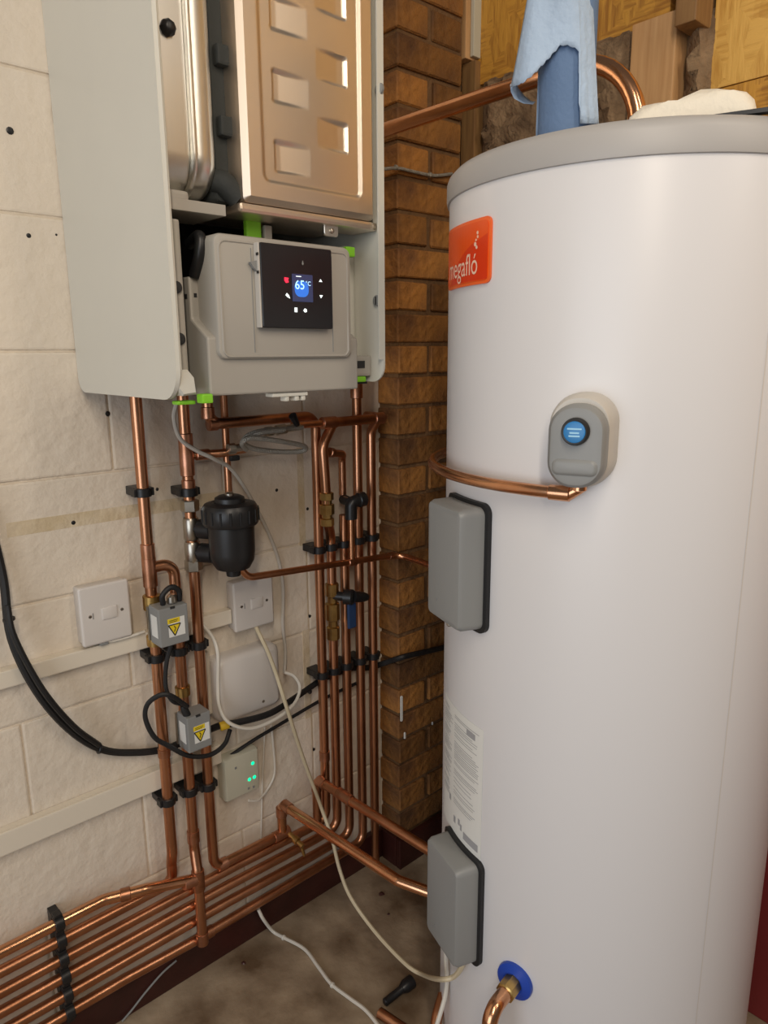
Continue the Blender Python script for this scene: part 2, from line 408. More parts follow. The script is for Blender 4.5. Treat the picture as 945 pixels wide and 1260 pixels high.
# ================================================================== BOILER
BL, BR, BF, BB, BT = 0.487, 0.903, -0.388, 1.348, 2.075
boiler = thing('boiler', ((BL+BR)/2, -0.19, BB), 'wall hung boiler with front cover off and lit black control panel', 'boiler')
def side_profile(y0, y1, z0, z1, rb, rf):
    """panel outline in the y-z plane with rounded lower corners"""
    pts = [(y0, z1)]
    for k in range(7):
        t = math.radians(180 + 90*k/6) ; pts.append((y0 - rb - rb*math.cos(t), z0 + rb + rb*math.sin(t)))
    for k in range(9):
        t = math.radians(270 + 90*k/8); pts.append((y1 + rf - rf*math.cos(t), z0 + rf + rf*math.sin(t)))
    pts.append((y1, z1)); return pts
pr = side_profile(-0.003, BF, BB - 0.004, BT, 0.028, 0.045)
G().rings([[(x, y, z) for y, z in pr] for x in (BL, BL + 0.0035)]).link('side_panel', 'casew', boiler)
# front flanges folded inwards, with a bright lip
fl = []
prf = [p for p in pr if p[0] < BF + 0.047]
rows = [[(BL + 0.0005, y, z) for y, z in prf], [(BL + 0.006, y - 0.001, z) for y, z in prf], [(BL + 0.008, y + 0.005, z) for y, z in prf], [(BL + 0.012, y + 0.006, z) for y, z in prf], [(BL + 0.012, y + 0.014, z) for y, z in prf]]
G().grid(rows).link('front_flange', 'casew', boiler, True)
pr2 = side_profile(-0.003, BF + 0.012, BB + 0.01, BT, 0.02, 0.03)
G().rings([[(x, y, z) for y, z in pr2] for x in (BR - 0.0035, BR)]).link('side_panel', 'casew', boiler)
G().box((BR - 0.014, BF + 0.012, BB + 0.05), (BR - 0.0035, BF + 0.015, BT)).link('front_flange', 'casew', boiler)
G().box((BL + 0.004, -0.012, BB + 0.02), (BR - 0.004, -0.003, BT)).link('back_panel', 'dark', boiler)
G().box((BL, -0.37, BT - 0.01), (BR, -0.003, BT), 0.003).link('top_panel', 'casew', boiler)
G().box((BL + 0.004, -0.33, BB + 0.006), (BR - 0.004, -0.004, BB + 0.010)).link('base_plate', 'dark', boiler)
G().box((BL + 0.0036, -0.35, BB + 0.08), (BL + 0.014, -0.02, BT - 0.05)).link('inner_rail', 'greyd', boiler)
G().box((0.503, -0.350, 1.37), (0.527, -0.335, 1.60), 0.004).link('inner_rail', 'greyp', boiler)
for z in (1.505, 1.432): G().lathe((0.514, -0.350, z), (0, -1, 0), [(.009, -.002), (.009, .003), (.006, .004)], 14).link('rail_hole', 'dark', boiler, True)
# right inner wall: moulding and screws
for px, py in ((465, 370), (468, 110)):
    p = PX(px, py, BR - 0.0035); s = G().lathe((BR - 0.0035, p.y, p.z), (-1, 0, 0), [(.0095, 0), (.0095, .004), (.007, .005)], 16).link('screw', 'greyd', boiler, True)
    G().box((BR - 0.0095, p.y - 0.0012, p.z - 0.007), (BR - 0.0084, p.y + 0.0012, p.z + 0.007)).link('slot', 'dark', boiler)
G().box((0.872, -0.30, 1.385), (0.8985, -0.02, 1.60), 0.006).link('inner_moulding', 'casew', boiler)

# heat cell cover: folded bright sheet with embossed frame and pads
cx0, cx1, cz0, cyf = 0.622, 0.889, 1.630, -0.374
cc = ((cx0 + cx1)/2, (cz0 + 2.06)/2); cw, chh = cx1 - cx0, 2.06 - cz0
cov = G().slab((cc[0], 0, cc[1]), EX, EZ, -EY, rrect(cw, chh, 0.012), [(-0.006, 0.20), (-0.006, 0.325), (-0.002, 0.328), (0.0, 0.345), (0.003, 0.366), (0.0118, 0.374), (0.0119, 0.362)]).link('heat_cell_cover', 'cover', boiler, True)
def frame_ring(g, o, u, w, n, outline, i0, i1, d0, d1):
    R = [[Vector(o) + u*a + w*b + n*d for a, b in outline(i)] for i, d in ((i0, d0), (i0 + (i1-i0)*0.3, d1), (i0 + (i1-i0)*0.7, d1), (i1, d0))]
    return g.rings(R, cap=False)
def rbox(x, z, x0, x1, z0, z1, rad):
    qx = abs(x - (x0+x1)/2) - (x1-x0)/2 + rad; qz = abs(z - (z0+z1)/2) - (z1-z0)/2 + rad
    return math.hypot(max(qx, 0), max(qz, 0)) + min(max(qx, qz), 0) - rad
def step(d, w): return max(0.0, min(1.0, 0.5 - d/w))
def recess(x, z):
    h = 0.0035*step(rbox(x, z, 0.660, 0.852, 1.667, 2.2, 0.010), 0.005)
    for r in range(5):
        zl = ZL + r*0.098; zr = ZR + r*0.098
        h += 0.0048*step(rbox(x, z, 0.683, 0.770, zl - 0.021, zl + 0.021, 0.004), 0.005)*max(0, min(1, (0.750 - x)/0.055))
        h += 0.0048*step(rbox(x, z, 0.740, 0.826, zr - 0.021, zr + 0.021, 0.004), 0.005)*max(0, min(1, (x - 0.765)/0.045))
    return h
ZL, ZR = PY(345, 192, -0.374).z, PY(430, 171, -0.374).z
fx0, fx1, fz0, fz1 = cx0 + 0.0118, cx1 - 0.0118, cz0 + 0.0118, 2.06 - 0.0118
NX, NZ = 120, 190
G().grid([[(fx0 + (fx1-fx0)*a/NX, -0.374 + recess(fx0 + (fx1-fx0)*a/NX, fz0 + (fz1-fz0)*b/NZ), fz0 + (fz1-fz0)*b/NZ) for a in range(NX + 1)] for b in range(NZ + 1)]).link('pressed_face', 'cover', cov, True)
# bottom lip of the cover and its fixing tab
G().box((0.617, -0.368, 1.618), (0.894, -0.30, 1.632), 0.005).link('cover_lip', 'cover', cov)
tb = G().slab((0.800, -0.352, 1.612), EX, EZ, -EY, rrect(0.030, 0.022, 0.006), [(0, 0), (0, 0.004), (0.001, 0.005)]).link('fixing_tab', 'galv', cov, True)
G().lathe((0.800, -0.357, 1.610), (0, -1, 0), [(.0045, 0), (.004, .003), (.002, .004)], 10).link('screw', 'steel', tb, True)
# dark seal and hose beside the cover
G().slab((0.612, -0.16, 1.85), EX, EZ, -EY, rrect(0.036, 0.44, 0.012), [(0, 0), (0, 0.165), (0.006, 0.175)]).link('foam_seal', 'seal', boiler, True)
for zz in (1.82, 1.725): G().box((0.604, -0.349, zz), (0.630, -0.33, zz + 0.028), 0.004).link('seal_tab', 'seal', boiler)
G().tube(spline([(0.566, -0.20, 1.645), (0.585, -0.27, 1.658), (0.605, -0.33, 1.664), (0.632, -0.345, 1.640)]), 0.018, 12).link('rubber_elbow', 'seal', boiler, True)
# flat expansion vessel: two pressed shells and a rolled seam
vo = Vector((0, -0.245, 1.875)); vf = rrect(0.22, 0.48, 0.055, 8)
def vslab(layers): return G().slab(vo, EY, EZ, EX, vf, layers)
ves = vslab([(0.05, 0.499), (0.02, 0.501), (0.006, 0.506), (0.0, 0.513), (0.0, 0.547), (0.001, 0.548)]).link('expansion_vessel', 'galv', boiler, True)
vslab([(0.001, 0.557), (0.0, 0.559), (0.0, 0.578), (0.004, 0.588), (0.016, 0.596), (0.05, 0.598)]).link('vessel_shell', 'galv', ves, True)
vslab([(-0.002, 0.5482), (-0.007, 0.5492), (-0.008, 0.5525), (-0.007, 0.5558), (-0.002, 0.5568)]).link('rolled_seam', 'galv', ves, True)
p = PY(213, 24, -0.351)
G().lathe((0.524, -0.355, 1.842), (0, -1, 0), [(.011, 0), (.011, .006), (.007, .012), (.005, .013)], 8).link('valve_cap', 'blackp', ves, True)
# brackets under the vessel
br = G().box((0.496, -0.345, 1.612), (0.604, -0.25, 1.622), 0.002).link('vessel_bracket', 'greyp', boiler)
G().box((0.496, -0.350, 1.612), (0.604, -0.345, 1.628), 0.001).link('bracket_lip', 'greyp', br)
G().box((0.500, -0.350, 1.622), (0.545, -0.30, 1.640), 0.006).link('bracket_foot', 'greyp', br)
G().box((0.664, -0.310, 1.575), (0.692, -0.30, 1.622), 0.002).link('green_strap', 'green', boiler)
G().box((0.698, -0.310, 1.575), (0.713, -0.30, 1.615), 0.002).link('grey_strap', 'greyp', boiler)
# control box
prof = [(-0.376, 1.348), (-0.376, 1.434), (-0.330, 1.462), (-0.330, 1.524), (-0.18, 1.524), (-0.18, 1.348)]
ctl = G().rings([[(x, y, z) for y, z in prof] for x in (0.546, 0.838)]).link('control_box', 'greyp', boiler)
md = ctl.modifiers.new('bevel', 'BEVEL'); md.width = 0.003; md.segments = 2; md.limit_method = 'ANGLE'
G().box((0.553, -0.3305, 1.494), (0.558, -0.3295, 1.500)).link('square_hole', 'dark', ctl)
G().box((0.5455, -0.322, 1.492), (0.547, -0.315, 1.499)).link('square_hole', 'dark', ctl)
G().box((0.5445, -0.302, 1.36), (0.5465, -0.30, 1.52)).link('side_seam', 'dark', ctl)
fas = G().slab((0.689, 0, 1.492), EX, EZ, -EY, rrect(0.258, 0.180, 0.014), [(0, 0.329), (0, 0.380), (0.0015, 0.383), (0.004, 0.384)]).link('fascia', 'greyp', ctl, True)
frame_ring(G(), (0.689, -0.3835, 1.489), EX, EZ, -EY, rrect(0.246, 0.170, 0.013), 0, 0.004, 0, 0.0022).link('fascia_rim', 'greyp', fas, True)
G().box((0.622, -0.3855, 1.412), (0.6225, -0.3835, 1.565)).link('panel_seam', 'greyd', fas)
G().box((0.776, -0.3855, 1.412), (0.7765, -0.3835, 1.565)).link('panel_seam', 'greyd', fas)
G().box((0.566, -0.345, 1.576), (0.812, -0.315, 1.5815), 0.002).link('fascia_hood', 'greyp', fas)
G().tube(spline([(0.568, -0.30, 1.575), (0.560, -0.345, 1.580), (0.556, -0.35, 1.555), (0.556, -0.33, 1.525)]), 0.009, 10).link('hinge_knuckle', 'blackp', ctl, True)
# display
dc = Vector((0.6985, -0.384, 1.511))
dsp = G().slab(dc, EX, EZ, -EY, rrect(0.136, 0.124, 0.003), [(0, 0), (0, 0.013), (0.0008, 0.014)]).link('display_panel', 'gloss', ctl, True)
G().box((0.6275, -0.396, 1.449), (0.6305, -0.384, 1.573), 0.001).link('display_edge', 'housing_light', dsp)
G().box((0.626, -0.397, 1.554), (0.6275, -0.392, 1.558)).link('edge_notch', 'dark', dsp)
G().box((0.626, -0.397, 1.528), (0.6275, -0.392, 1.532)).link('edge_notch', 'dark', dsp)
G().slab((0.6240, -0.386, 1.540), EX, EZ, -EY, lambda i: [(-0.008, 0.004), (0.004, 0.007), (0.004, -0.009), (-0.002, -0.004)], [(0, 0), (0, 0.006)]).link('flap_latch', 'greyd', dsp)
yD = -0.3985
def flat(name, m, pts, parent, off=0.0004):
    g = G(); g.v = [Vector((x, yD - off, z)) for x, z in pts]; g.f = [tuple(range(len(pts)))]
    return g.link(name, m, parent)
def rpts(x0, x1, z0, z1): return [(x0, z0), (x1, z0), (x1, z1), (x0, z1)]
scr = G().slab((0.706, yD, 1.5105), EX, EZ, -EY, rrect(0.040, 0.0415, 0.001), [(0, 0), (0, 0.0005)]).link('screen', 'screen', dsp)
G().slab((0.704, yD - 0.0005, 1.509), EX, EZ, -EY, rrect(0.027, 0.024, 0.010), [(0, 0), (0, 0.0002)]).link('screen_glow', 'glow_blue', scr)
text_geo(G(), '65', 0.0195, (0.7000, yD - 0.0009, 1.5145), EX, EZ, -EY).link('digits', 'digits', scr)
text_geo(G(), '°C', 0.0095, (0.7165, yD - 0.0009, 1.5175), EX, EZ, -EY).link('degree_sign', 'digits', scr)
G().box((0.6935, yD - 0.0009, 1.5272), (0.7035, yD - 0.0007, 1.5284)).link('status_line', 'iconw', scr)
flat('mode_icon', 'iconr', [(0.6715, 1.520), (0.6745, 1.5165), (0.680, 1.518), (0.6785, 1.521), (0.680, 1.5245), (0.6715, 1.525)], dsp)
flat('wrench_icon', 'iconw', [(0.6725, 1.4985), (0.6765, 1.4955), (0.6815, 1.4935), (0.6795, 1.4985), (0.6755, 1.502)], dsp)
flat('up_arrow', 'iconw', [(0.7385, 1.522), (0.7455, 1.522), (0.742, 1.5265)], dsp)
flat('down_arrow', 'iconw', [(0.7390, 1.5015), (0.7420, 1.4965), (0.7460, 1.5015)], dsp)
flat('menu_icon', 'iconw', rpts(0.6890, 0.6945, 1.4735, 1.4805), dsp)
flat('back_icon', 'iconw', [(0.7060, 1.4765), (0.7090, 1.4735), (0.7130, 1.4745), (0.7130, 1.4785), (0.7090, 1.4800)], dsp)
flat('brand_mark', 'greyd', [(0.7055, 1.547), (0.7075, 1.545), (0.7095, 1.547), (0.7080, 1.552), (0.7070, 1.552)], dsp)
# lower corner pieces and clips
G().slab((0.505, -0.30, 1.368), EX, EZ, -EY, lambda i: [(-0.016+i, 0.020-i), (0.006, 0.020-i), (0.016-i, 0.008), (0.018-i, -0.016+i), (-0.004, -0.018+i), (-0.014+i, -0.006)], [(0, 0), (0, 0.075), (0.003, 0.080)]).link('corner_block', 'casew', boiler)
G().box((0.848, -0.345, 1.368), (0.897, -0.25, 1.405), 0.005).link('corner_block', 'greyp', boiler)
G().box((0.858, -0.3462, 1.383), (0.880, -0.344, 1.396)).link('corner_slot', 'dark', boiler)
def clip(lo, hi): G().box(lo, hi, 0.0025).link('release_clip', 'green', boiler)
clip((0.528, -0.384, 1.338), (0.546, -0.365, 1.352)); clip((0.500, -0.36, 1.336), (0.530, -0.34, 1.342))
clip((0.497, -0.366, 1.555), (0.506, -0.345, 1.585)); clip((0.846, -0.340, 1.575), (0.866, -0.32, 1.592)); clip((0.846, -0.345, 1.358), (0.884, -0.30, 1.368))
G().box((0.66, -0.372, 1.341), (0.73, -0.35, 1.347), 0.001).link('bottom_catch', 'casew', boiler)
for x in (0.685, 0.705, 0.718): G().box((x, -0.371, 1.333), (x + 0.008, -0.355, 1.341), 0.002).link('catch_tooth', 'casew', boiler)

# ================================================================== COPPER PIPES
YP = -0.046
def pipe(pts, r, label, R=0.04, m='copper', group=None, fil=True):
    o = G().tube(fillet(pts, R) if fil else pts, r, 14).link('copper_pipe', m, None, True)
    return tag(o, label, 'pipe', group)
def sleeve(o, a, b, r, name='coupling', m='fitting'):
    """a thicker collar between two points of a pipe"""
    a, b = Vector(a), Vector(b); d = (b - a); L = d.length; d.normalize()
    return G().lathe(a, d, [(r*0.86, 0), (r, 0.0012), (r, L - 0.0012), (r*0.86, L)], 16).link(name, m, o, True)
def ring_on(o, p, axis, r, h, **k): 
    p = Vector(p); axis = Vector(axis).normalized(); return sleeve(o, p - axis*h/2, p + axis*h/2, r, **k)
r22, r15, r28 = 0.0114, 0.0078, 0.0140
YQ = -0.038
XA, XB, XC, XD = 0.573, 0.624, 0.668, 0.768
XR = [0.990, 1.026, 1.067, 1.113, 1.157]
ZB = [0.324, 0.284, 0.241, 0.199, 0.156, 0.113]
# riser A: down from the boiler, round into the second floor run
A = pipe([(XA, YP, 1.36), (XA, YP, 0.36), (XA, YQ, 0.33), (XA, YQ, ZB[1]), (-2.5, YQ, ZB[1])], r22, 'copper riser through upper grey valve turning into second floor run', 0.028)
ring_on(A, (XA, YP, 1.035), EZ, r22 + 0.0022, 0.03)
A2 = ring_on(A, (XA, YP, 0.992), EZ, r22 + 0.0025, 0.06, name='tee_fitting')
ring_on(A, (XA, YP, 0.93), EZ, 0.0175, 0.03, name='compression_nut', m='brass')
ring_on(A, (XA, YP, 0.85), EZ, 0.0165, 0.022, name='compression_nut', m='brass')
ring_on(A, (XA, YP, 0.60), EZ, r22 + 0.0015, 0.02)
# bypass branch B: arch out of A, down through lower valve to the tee on the floor runs
YT = -0.063
B = pipe([(XA, YP, 1.000), (XB, YP, 1.000), (XB, YP, 0.345), (XB - 0.004, YT, 0.300), (XB - 0.004, YT, ZB[5]), ], r22, 'copper branch arching off riser and down through lower grey valve', 0.028)
ring_on(B, (XB, YP, 0.722), EZ, 0.0155, 0.022, name='compression_nut', m='brass')
ring_on(B, (XB, YP, 0.615), EZ, 0.0155, 0.02, name='compression_nut', m='brass')
ring_on(B, (XB, YP, 0.375), EZ, r22 + 0.002, 0.03)
ring_on(B, (XB - 0.004, YT, 0.276), EZ, r22 + 0.0025, 0.05, name='tee_fitting')
ring_on(B, (XB - 0.004, YT, 0.125), EZ, r22 + 0.002, 0.03, name='elbow_fitting')
# riser C with the filter
C_ = pipe([(XC, YP, 1.358), (XC, YP, 0.269), (0.861, YP, 0.265)], r22, 'copper riser through black filter pot turning along the wall', 0.03)
ring_on(C_, (XC, YP, 1.215), EZ, r22 + 0.003, 0.085, name='tee_fitting')
ring_on(C_, (XC, YP, 1.155), EZ, r22 + 0.002, 0.02)
ring_on(C_, (0.69, YP, 0.2686), EX, r22 + 0.002, 0.024)
# floor runs
run1 = pipe([(-2.5, YQ, ZB[0]), (0.425, YQ, ZB[0]), PY(180, 1094, YT - 0.002), (XB - 0.006, YT - 0.002, 0.282)], r22, 'top floor run bending out to the tee on the valve branch', 0.05, m='copper_new')
ring_on(run1, (0.598, YT - 0.003, 0.2855), (1, 0, -.12), r22 + 0.0022, 0.03)
q0, q1 = Vector((0.425, YQ, ZB[0])), PY(180, 1094, YT - 0.002)
ring_on(run1, q0.lerp(q1, 0.5), q1 - q0, r22 + 0.002, 0.02)
run3 = pipe([(-2.5, YQ, ZB[2]), (0.62, YQ, ZB[2]), (0.74, YQ, ZB[2] - 0.002), (0.93, YP, ZB[2] - 0.002), (XR[0], YP, ZB[2] - 0.002), (XR[0], YP, 1.272), (0.716, YP - 0.008, 1.272), (0.716, YP - 0.008, 1.355)], r22, 'third floor run rising as riser fifth from pier to boiler underside', 0.03)
ring_on(run3, (XR[0], YP, 0.42), EZ, r22 + 0.002, 0.026)
ring_on(run3, (0.725, YP - 0.008, 1.272), EX, r22 + 0.0022, 0.02, name='elbow_fitting')
ring_on(run3, (0.716, YP - 0.008, 1.295), EZ, r22 + 0.0022, 0.024, name='elbow_fitting')
run4 = pipe([(-2.5, YQ, ZB[3]), (0.70, YQ, ZB[3]), (0.93, YP, ZB[3]), (XR[1], YP, ZB[3]), (XR[1], YP, 0.735)], r22, 'fourth floor run rising as riser fourth from pier up to lower brass valve', 0.03)
run5 = pipe([(-2.5, YQ, ZB[4]), (0.70, YQ, ZB[4]), (0.93, YP, ZB[4]), (XR[2], YP, ZB[4]), (XR[2], YP, 1.03)], r22, 'fifth floor run rising as third riser from the brick pier', 0.03)
run6 = pipe([(-2.5, YQ, ZB[5]), (0.45, YQ, ZB[5]), (0.60, YP, ZB[5]), (XR[3], YP, ZB[5]), (XR[3], YP, 1.352)], r22, 'lowest floor run rising as second riser from the brick pier', 0.03)
ring_on(run6, (XR[3], YP, 1.33), EZ, r22 + 0.0035, 0.05)
ring_on(run6, (0.645, YP, ZB[5]), EX, r22 + 0.002, 0.02, name='tee_fitting')
riser5 = pipe([(XR[4], YP, 0.0), (XR[4], YP, 1.225), (XR[4], -0.073, 1.257)], r22, 'copper riser nearest the brick pier going into the floor', 0.03)
# cross bar into the pier and the parts above the brass valves
bar = pipe([(0.905, -0.075, 1.257), (0.985, -0.075, 1.257)], r15, 'thin copper stub between filling loop and cross bar', 0.02)
cross = pipe([(0.985, -0.075, 1.257), (1.182, -0.073, 1.257), (1.182, 0.0, 1.257)], r22, 'copper cross bar above the risers turning into wall by brick pier', 0.018)
ring_on(cross, (1.005, -0.0747, 1.257), EX, r22 + 0.0025, 0.04, name='tee_fitting')
ring_on(cross, (XR[4], -0.0735, 1.257), EX, r22 + 0.0025, 0.03, name='tee_fitting')
p2 = pipe([(1.020, -0.072, 1.254), PY(397, 548, -0.076), PY(400, 590, -0.077), PY(402, 622, -0.077), PY(403, 640, -0.076), (XR[1], YP, 0.985), (XR[1], YP, 0.86)], r22, 'copper pipe curving off cross bar down through upper brass valve', 0.04)
p3 = pipe([PY(400, 556, -0.076), (XR[2] - 0.012, YP - 0.016, 1.180), (XR[2] - 0.002, YP, 1.168), (XR[2] - 0.002, YP, 1.08)], r15*1.15, 'small copper arch linking into the black upper drain valve', 0.02)
pa, pb = PY(400, 556, -0.076), Vector((XR[2] - 0.012, YP - 0.016, 1.180))
ring_on(p3, pa.lerp(pb, 0.33), pb - pa, r15 + 0.0034, 0.014, name='tee_fitting')
# relief pipe from the boiler, behind the filter, across the risers and out to the cylinder
YR = -0.086
relief = pipe([(XD, -0.029, 1.36), (XD, -0.029, 1.02), (0.736, YR, 0.990), (0.772, YR, 0.946), (1.157, YR, 0.915), (1.215, YR - 0.005, 0.909), (1.20, -0.462, 0.90)], r15, 'thin copper relief pipe running from boiler across the risers to the cylinder', 0.03)
stub = pipe([(XR[2] - 0.010, YR, 1.040), (XR[2] - 0.010, YR, 0.925)], r15, 'short copper stub from black upper valve to relief pipe', 0.02, m='copper_new')
ring_on(relief, (XR[2] - 0.010, YR, 0.9225), (1, 0, -.08), r15 + 0.0022, 0.026, name='tee_fitting')
ring_on(relief, (1.185, YR, 0.912), EX, r15 + 0.002, 0.02)
# tee pipe at the top of riser C towards the filling loop
link_ = pipe([(XC + 0.008, YP, 1.213), (0.745, YP - 0.012, 1.212), (0.79, YP - 0.02, 1.217)], r15*1.1, 'short copper branch from filter riser to filling loop valve', 0.02)
ring_on(link_, (0.700, YP - 0.005, 1.2125), EX, r15 + 0.003, 0.03)
# connections out to the cylinder
flow = pipe([(0.962, YP, 0.249), (0.962, YP, 0.366), (0.972, -0.20, 0.363), (0.985, -0.44, 0.360), (1.02, -0.49, 0.358)], r22, 'copper flow pipe from upright stub out to side of the cylinder', 0.02)
ring_on(flow, (0.962, YP, 0.345), EZ, r22 + 0.002, 0.024, name='elbow_fitting'); ring_on(flow, (0.9635, -0.066, 0.3655), EY, r22 + 0.002, 0.026, name='elbow_fitting')
ring_on(flow, (0.969, -0.15, 0.364), EY, r22 + 0.0022, 0.05, name='tee_fitting')
ret = pipe([(0.855, YP, 0.267), (0.855, YP, 0.348), (0.864, -0.20, 0.350), (0.880, -0.43, 0.350), (0.915, -0.515, 0.346), (0.97, -0.58, 0.345)], r22, 'copper return pipe from tee and elbow curving into cylinder side', 0.022, m='copper_new')
ring_on(ret, (0.855, YP, 0.325), EZ, r22 + 0.002, 0.026, name='elbow_fitting'); ring_on(ret, (0.857, -0.068, 0.348), EY, r22 + 0.002, 0.028, name='elbow_fitting')
ring_on(C_, (0.852, YP, 0.2652), EX, r22 + 0.0016, 0.045, name='tee_fitting')
# drain cock on the tee
dcock = thing('drain_cock', (0.872, -0.07, 0.23), 'small brass drain cock hanging under the return tee', 'valve')
G().lathe((0.868, -0.054, 0.264), (0.15, -0.9, -0.30), [(.006, 0), (.006, .02), (.0095, .021), (.0095, .032), (.006, .034), (.006, .05)], 12).link('body', 'brass', dcock, True)
G().lathe((0.875, -0.093, 0.250), (0.1, -0.3, -0.9), [(.004, 0), (.004, .026), (.003, .03)], 10).link('spout', 'brass', dcock, True)
# discharge pipe hugging the cylinder and hot outlet on its top
TC = Vector((1.119, -0.727, 0)); TR = 0.2915
def tp(th, r, z): t = math.radians(th); return Vector((TC.x + r*math.cos(t), TC.y + r*math.sin(t), z))
arc = [tp(201.0, TR + 0.022, 1.246), tp(201.0, TR + 0.024, 1.232)] + [tp(th, TR + 0.024, 1.224) for th in range(199, 88, -3)]
dis = tag(G().tube(fillet(arc[:2], .01) + arc[2:], 0.0088, 14).link('discharge_pipe', 'copper_new', None, True), 'bright copper discharge pipe bent round the cylinder under relief valve', 'pipe')
ring_on(dis, tp(196.5, TR + 0.024, 1.224), tp(199, 1, 0) - tp(194, 1, 0), 0.0108, 0.03, name='elbow_fitting', m='copper_new')
ring_on(dis, tp(201.0, TR + 0.023, 1.237), EZ, 0.0108, 0.016, name='elbow_fitting', m='copper_new')
hz, hx = 1.868, 1.119
harc = [(hx, -0.005, hz), (hx, -0.60, hz)] + [(hx, -0.60 - 0.127*math.sin(math.radians(a)), hz - 0.127 + 0.127*math.cos(math.radians(a))) for a in range(10, 91, 8)] + [(hx, -0.727, 1.70)]
hot = tag(G().tube(harc, 0.0142, 16).link('hot_outlet_pipe', 'copper_new', None, True), 'large copper pipe arching from wall down onto cylinder top', 'pipe')
ring_on(hot, (hx, -0.727, 1.708), EZ, 0.0165, 0.03, name='compression_nut', m='brass')

# ------------------------------------------------------------------ pipe clips
def clip_on(x, z, r, label, horizontal=False, yb=0.0, y=YP):
    c = thing('pipe_clip', (x, yb, z), label, 'clip', 'black plastic pipe clips')
    g = G(); h = 0.0085; ro = r + 0.0045; seg = 20
    if not horizontal:
        ring = lambda rr, zz: [(x + rr*math.cos(2*math.pi*k/seg), y + rr*math.sin(2*math.pi*k/seg), zz) for k in range(seg)]
        g.rings([ring(ro - .001, z - h), ring(ro, z - h + .001), ring(ro, z + h - .001), ring(ro - .001, z + h)], cap=True)
        g.link('ring', 'blackp', c, True)
        G().box((x - r - 0.004, y + 0.006, z - h), (x + r + 0.004, yb - 0.0005, z + h), 0.002).link('base', 'blackp', c)
        for s in (-1, 1): G().box((x + s*(ro - 0.001), y - 0.006, z - h*0.9), (x + s*(ro + 0.0042), y + 0.012, z + h*0.9), 0.0015).link('lug', 'blackp', c)
    else:
        ring = lambda rr, xx: [(xx, y + rr*math.cos(2*math.pi*k/seg), z + rr*math.sin(2*math.pi*k/seg)) for k in range(seg)]
        g.rings([ring(ro - .001, x - h), ring(ro, x - h + .001), ring(ro, x + h - .001), ring(ro - .001, x + h)], cap=True)
        g.link('ring', 'blackp', c, True)
        G().box((x - h, y + 0.006, z - r - 0.004), (x + h, yb - 0.0005, z + r + 0.004), 0.002).link('base', 'blackp', c)
        for s in (-1, 1): G().box((x - h*0.9, y - 0.006, z + s*(ro - 0.001)), (x + h*0.9, y + 0.012, z + s*(ro + 0.0046)), 0.0015).link('lug', 'blackp', c)
clip_on(XA, 1.152, r22, 'black pipe clip high on upper valve riser, just below the boiler')
clip_on(XA, 0.812, r22, 'black pipe clip on riser directly below the upper grey valve head')
clip_on(XA, 0.487, r22, 'black pipe clip on upper valve riser beside lower trunking')
clip_on(XB, 0.812, r22, 'black pipe clip on arched branch above the lower grey valve head')
clip_on(XB, 0.487, r22, 'black pipe clip on arched branch below the lower grey valve head')
clip_on(XC, 1.140, r22 + 0.002, 'black pipe clip on filter riser above the filter pot')
clip_on(XC, 0.812, r22, 'black pipe clip on filter riser below the filter pot')
clip_on(XC, 0.480, r22, 'black pipe clip on filter riser beside box with green lights')
names = ['fifth riser from', 'fourth riser from', 'third riser from', 'second riser from', 'riser nearest to']
for n, x in zip(names, XR):
    clip_on(x, 0.640, r22, f'black pipe clip on {n} the brick pier, lower row')
    clip_on(x, 0.958, r22, f'black pipe clip on {n} the brick pier, upper row by relief pipe')
for n, z in zip(['top', 'second', 'third', 'fourth', 'fifth', 'lowest'], ZB):
    clip_on(0.335, z, r22, f'black pipe clip holding the {n} floor run', True, y=YQ)
for n, x, z in (('upper valve riser', XA, 1.152),): pass

# ================================================================== FITTINGS ON THE PIPES
# magnetic filter
fx, fy = 0.712, -0.128
flt = thing('system_filter', (fx, fy, 0.985), 'round black system filter pot with ribbed screw cap on riser', 'filter')
G().lathe((fx, fy, 0.985), EZ, [(.010, -.012), (.014, -.011), (.015, .0), (.034, .006), (.043, .022), (.045, .04), (.046, .095)], 32).link('pot', 'blackp', flt, True)
cap = G().lathe((fx, fy, 1.08), EZ, [(.052, 0), (.055, .004), (.055, .034), (.050, .042), (.036, .046), (.034, .045)], 36).link('cap', 'blackp', flt, True)
for k in range(18):
    t = 2*math.pi*k/18; c, s = math.cos(t), math.sin(t)
    G().tube([(fx + .0552*c, fy + .0552*s, 1.088), (fx + .0552*c, fy + .0552*s, 1.113)], 0.0022, 6).link('grip_rib', 'blackp', cap, True)
G().lathe((fx, fy, 1.124), EZ, [(.030, 0), (.029, .010), (.022, .014), (.012, .015)], 24).link('top_cap', 'blackp', cap, True)
G().lathe((fx, fy, 1.138), EZ, [(.009, 0), (.009, .004), (.006, .007)], 12).link('vent_screw', 'steel', cap, True)
for z in (1.065, 1.015):
    d = Vector((fx - XC, fy - YP, 0)); G().lathe((XC, YP, z), d, [(.011, 0), (.011, .02), (.020, .021), (.020, .05), (.017, .052), (.017, d.length - .02)], 18).link('port', 'blackp', flt, True)
    G().lathe((XC, YP, z - 0.012), EZ, [(.0145, -.012), (.0165, -.008), (.0165, .03), (.0145, .034)], 14).link('isolating_valve', 'steel', flt, True)
for z in (1.100, 0.975): G().lathe((XC, YP, z), EZ, [(.0165, 0), (.0185, .002), (.0185, .022), (.0165, .024)], 6).link('union_nut', 'steel', flt)

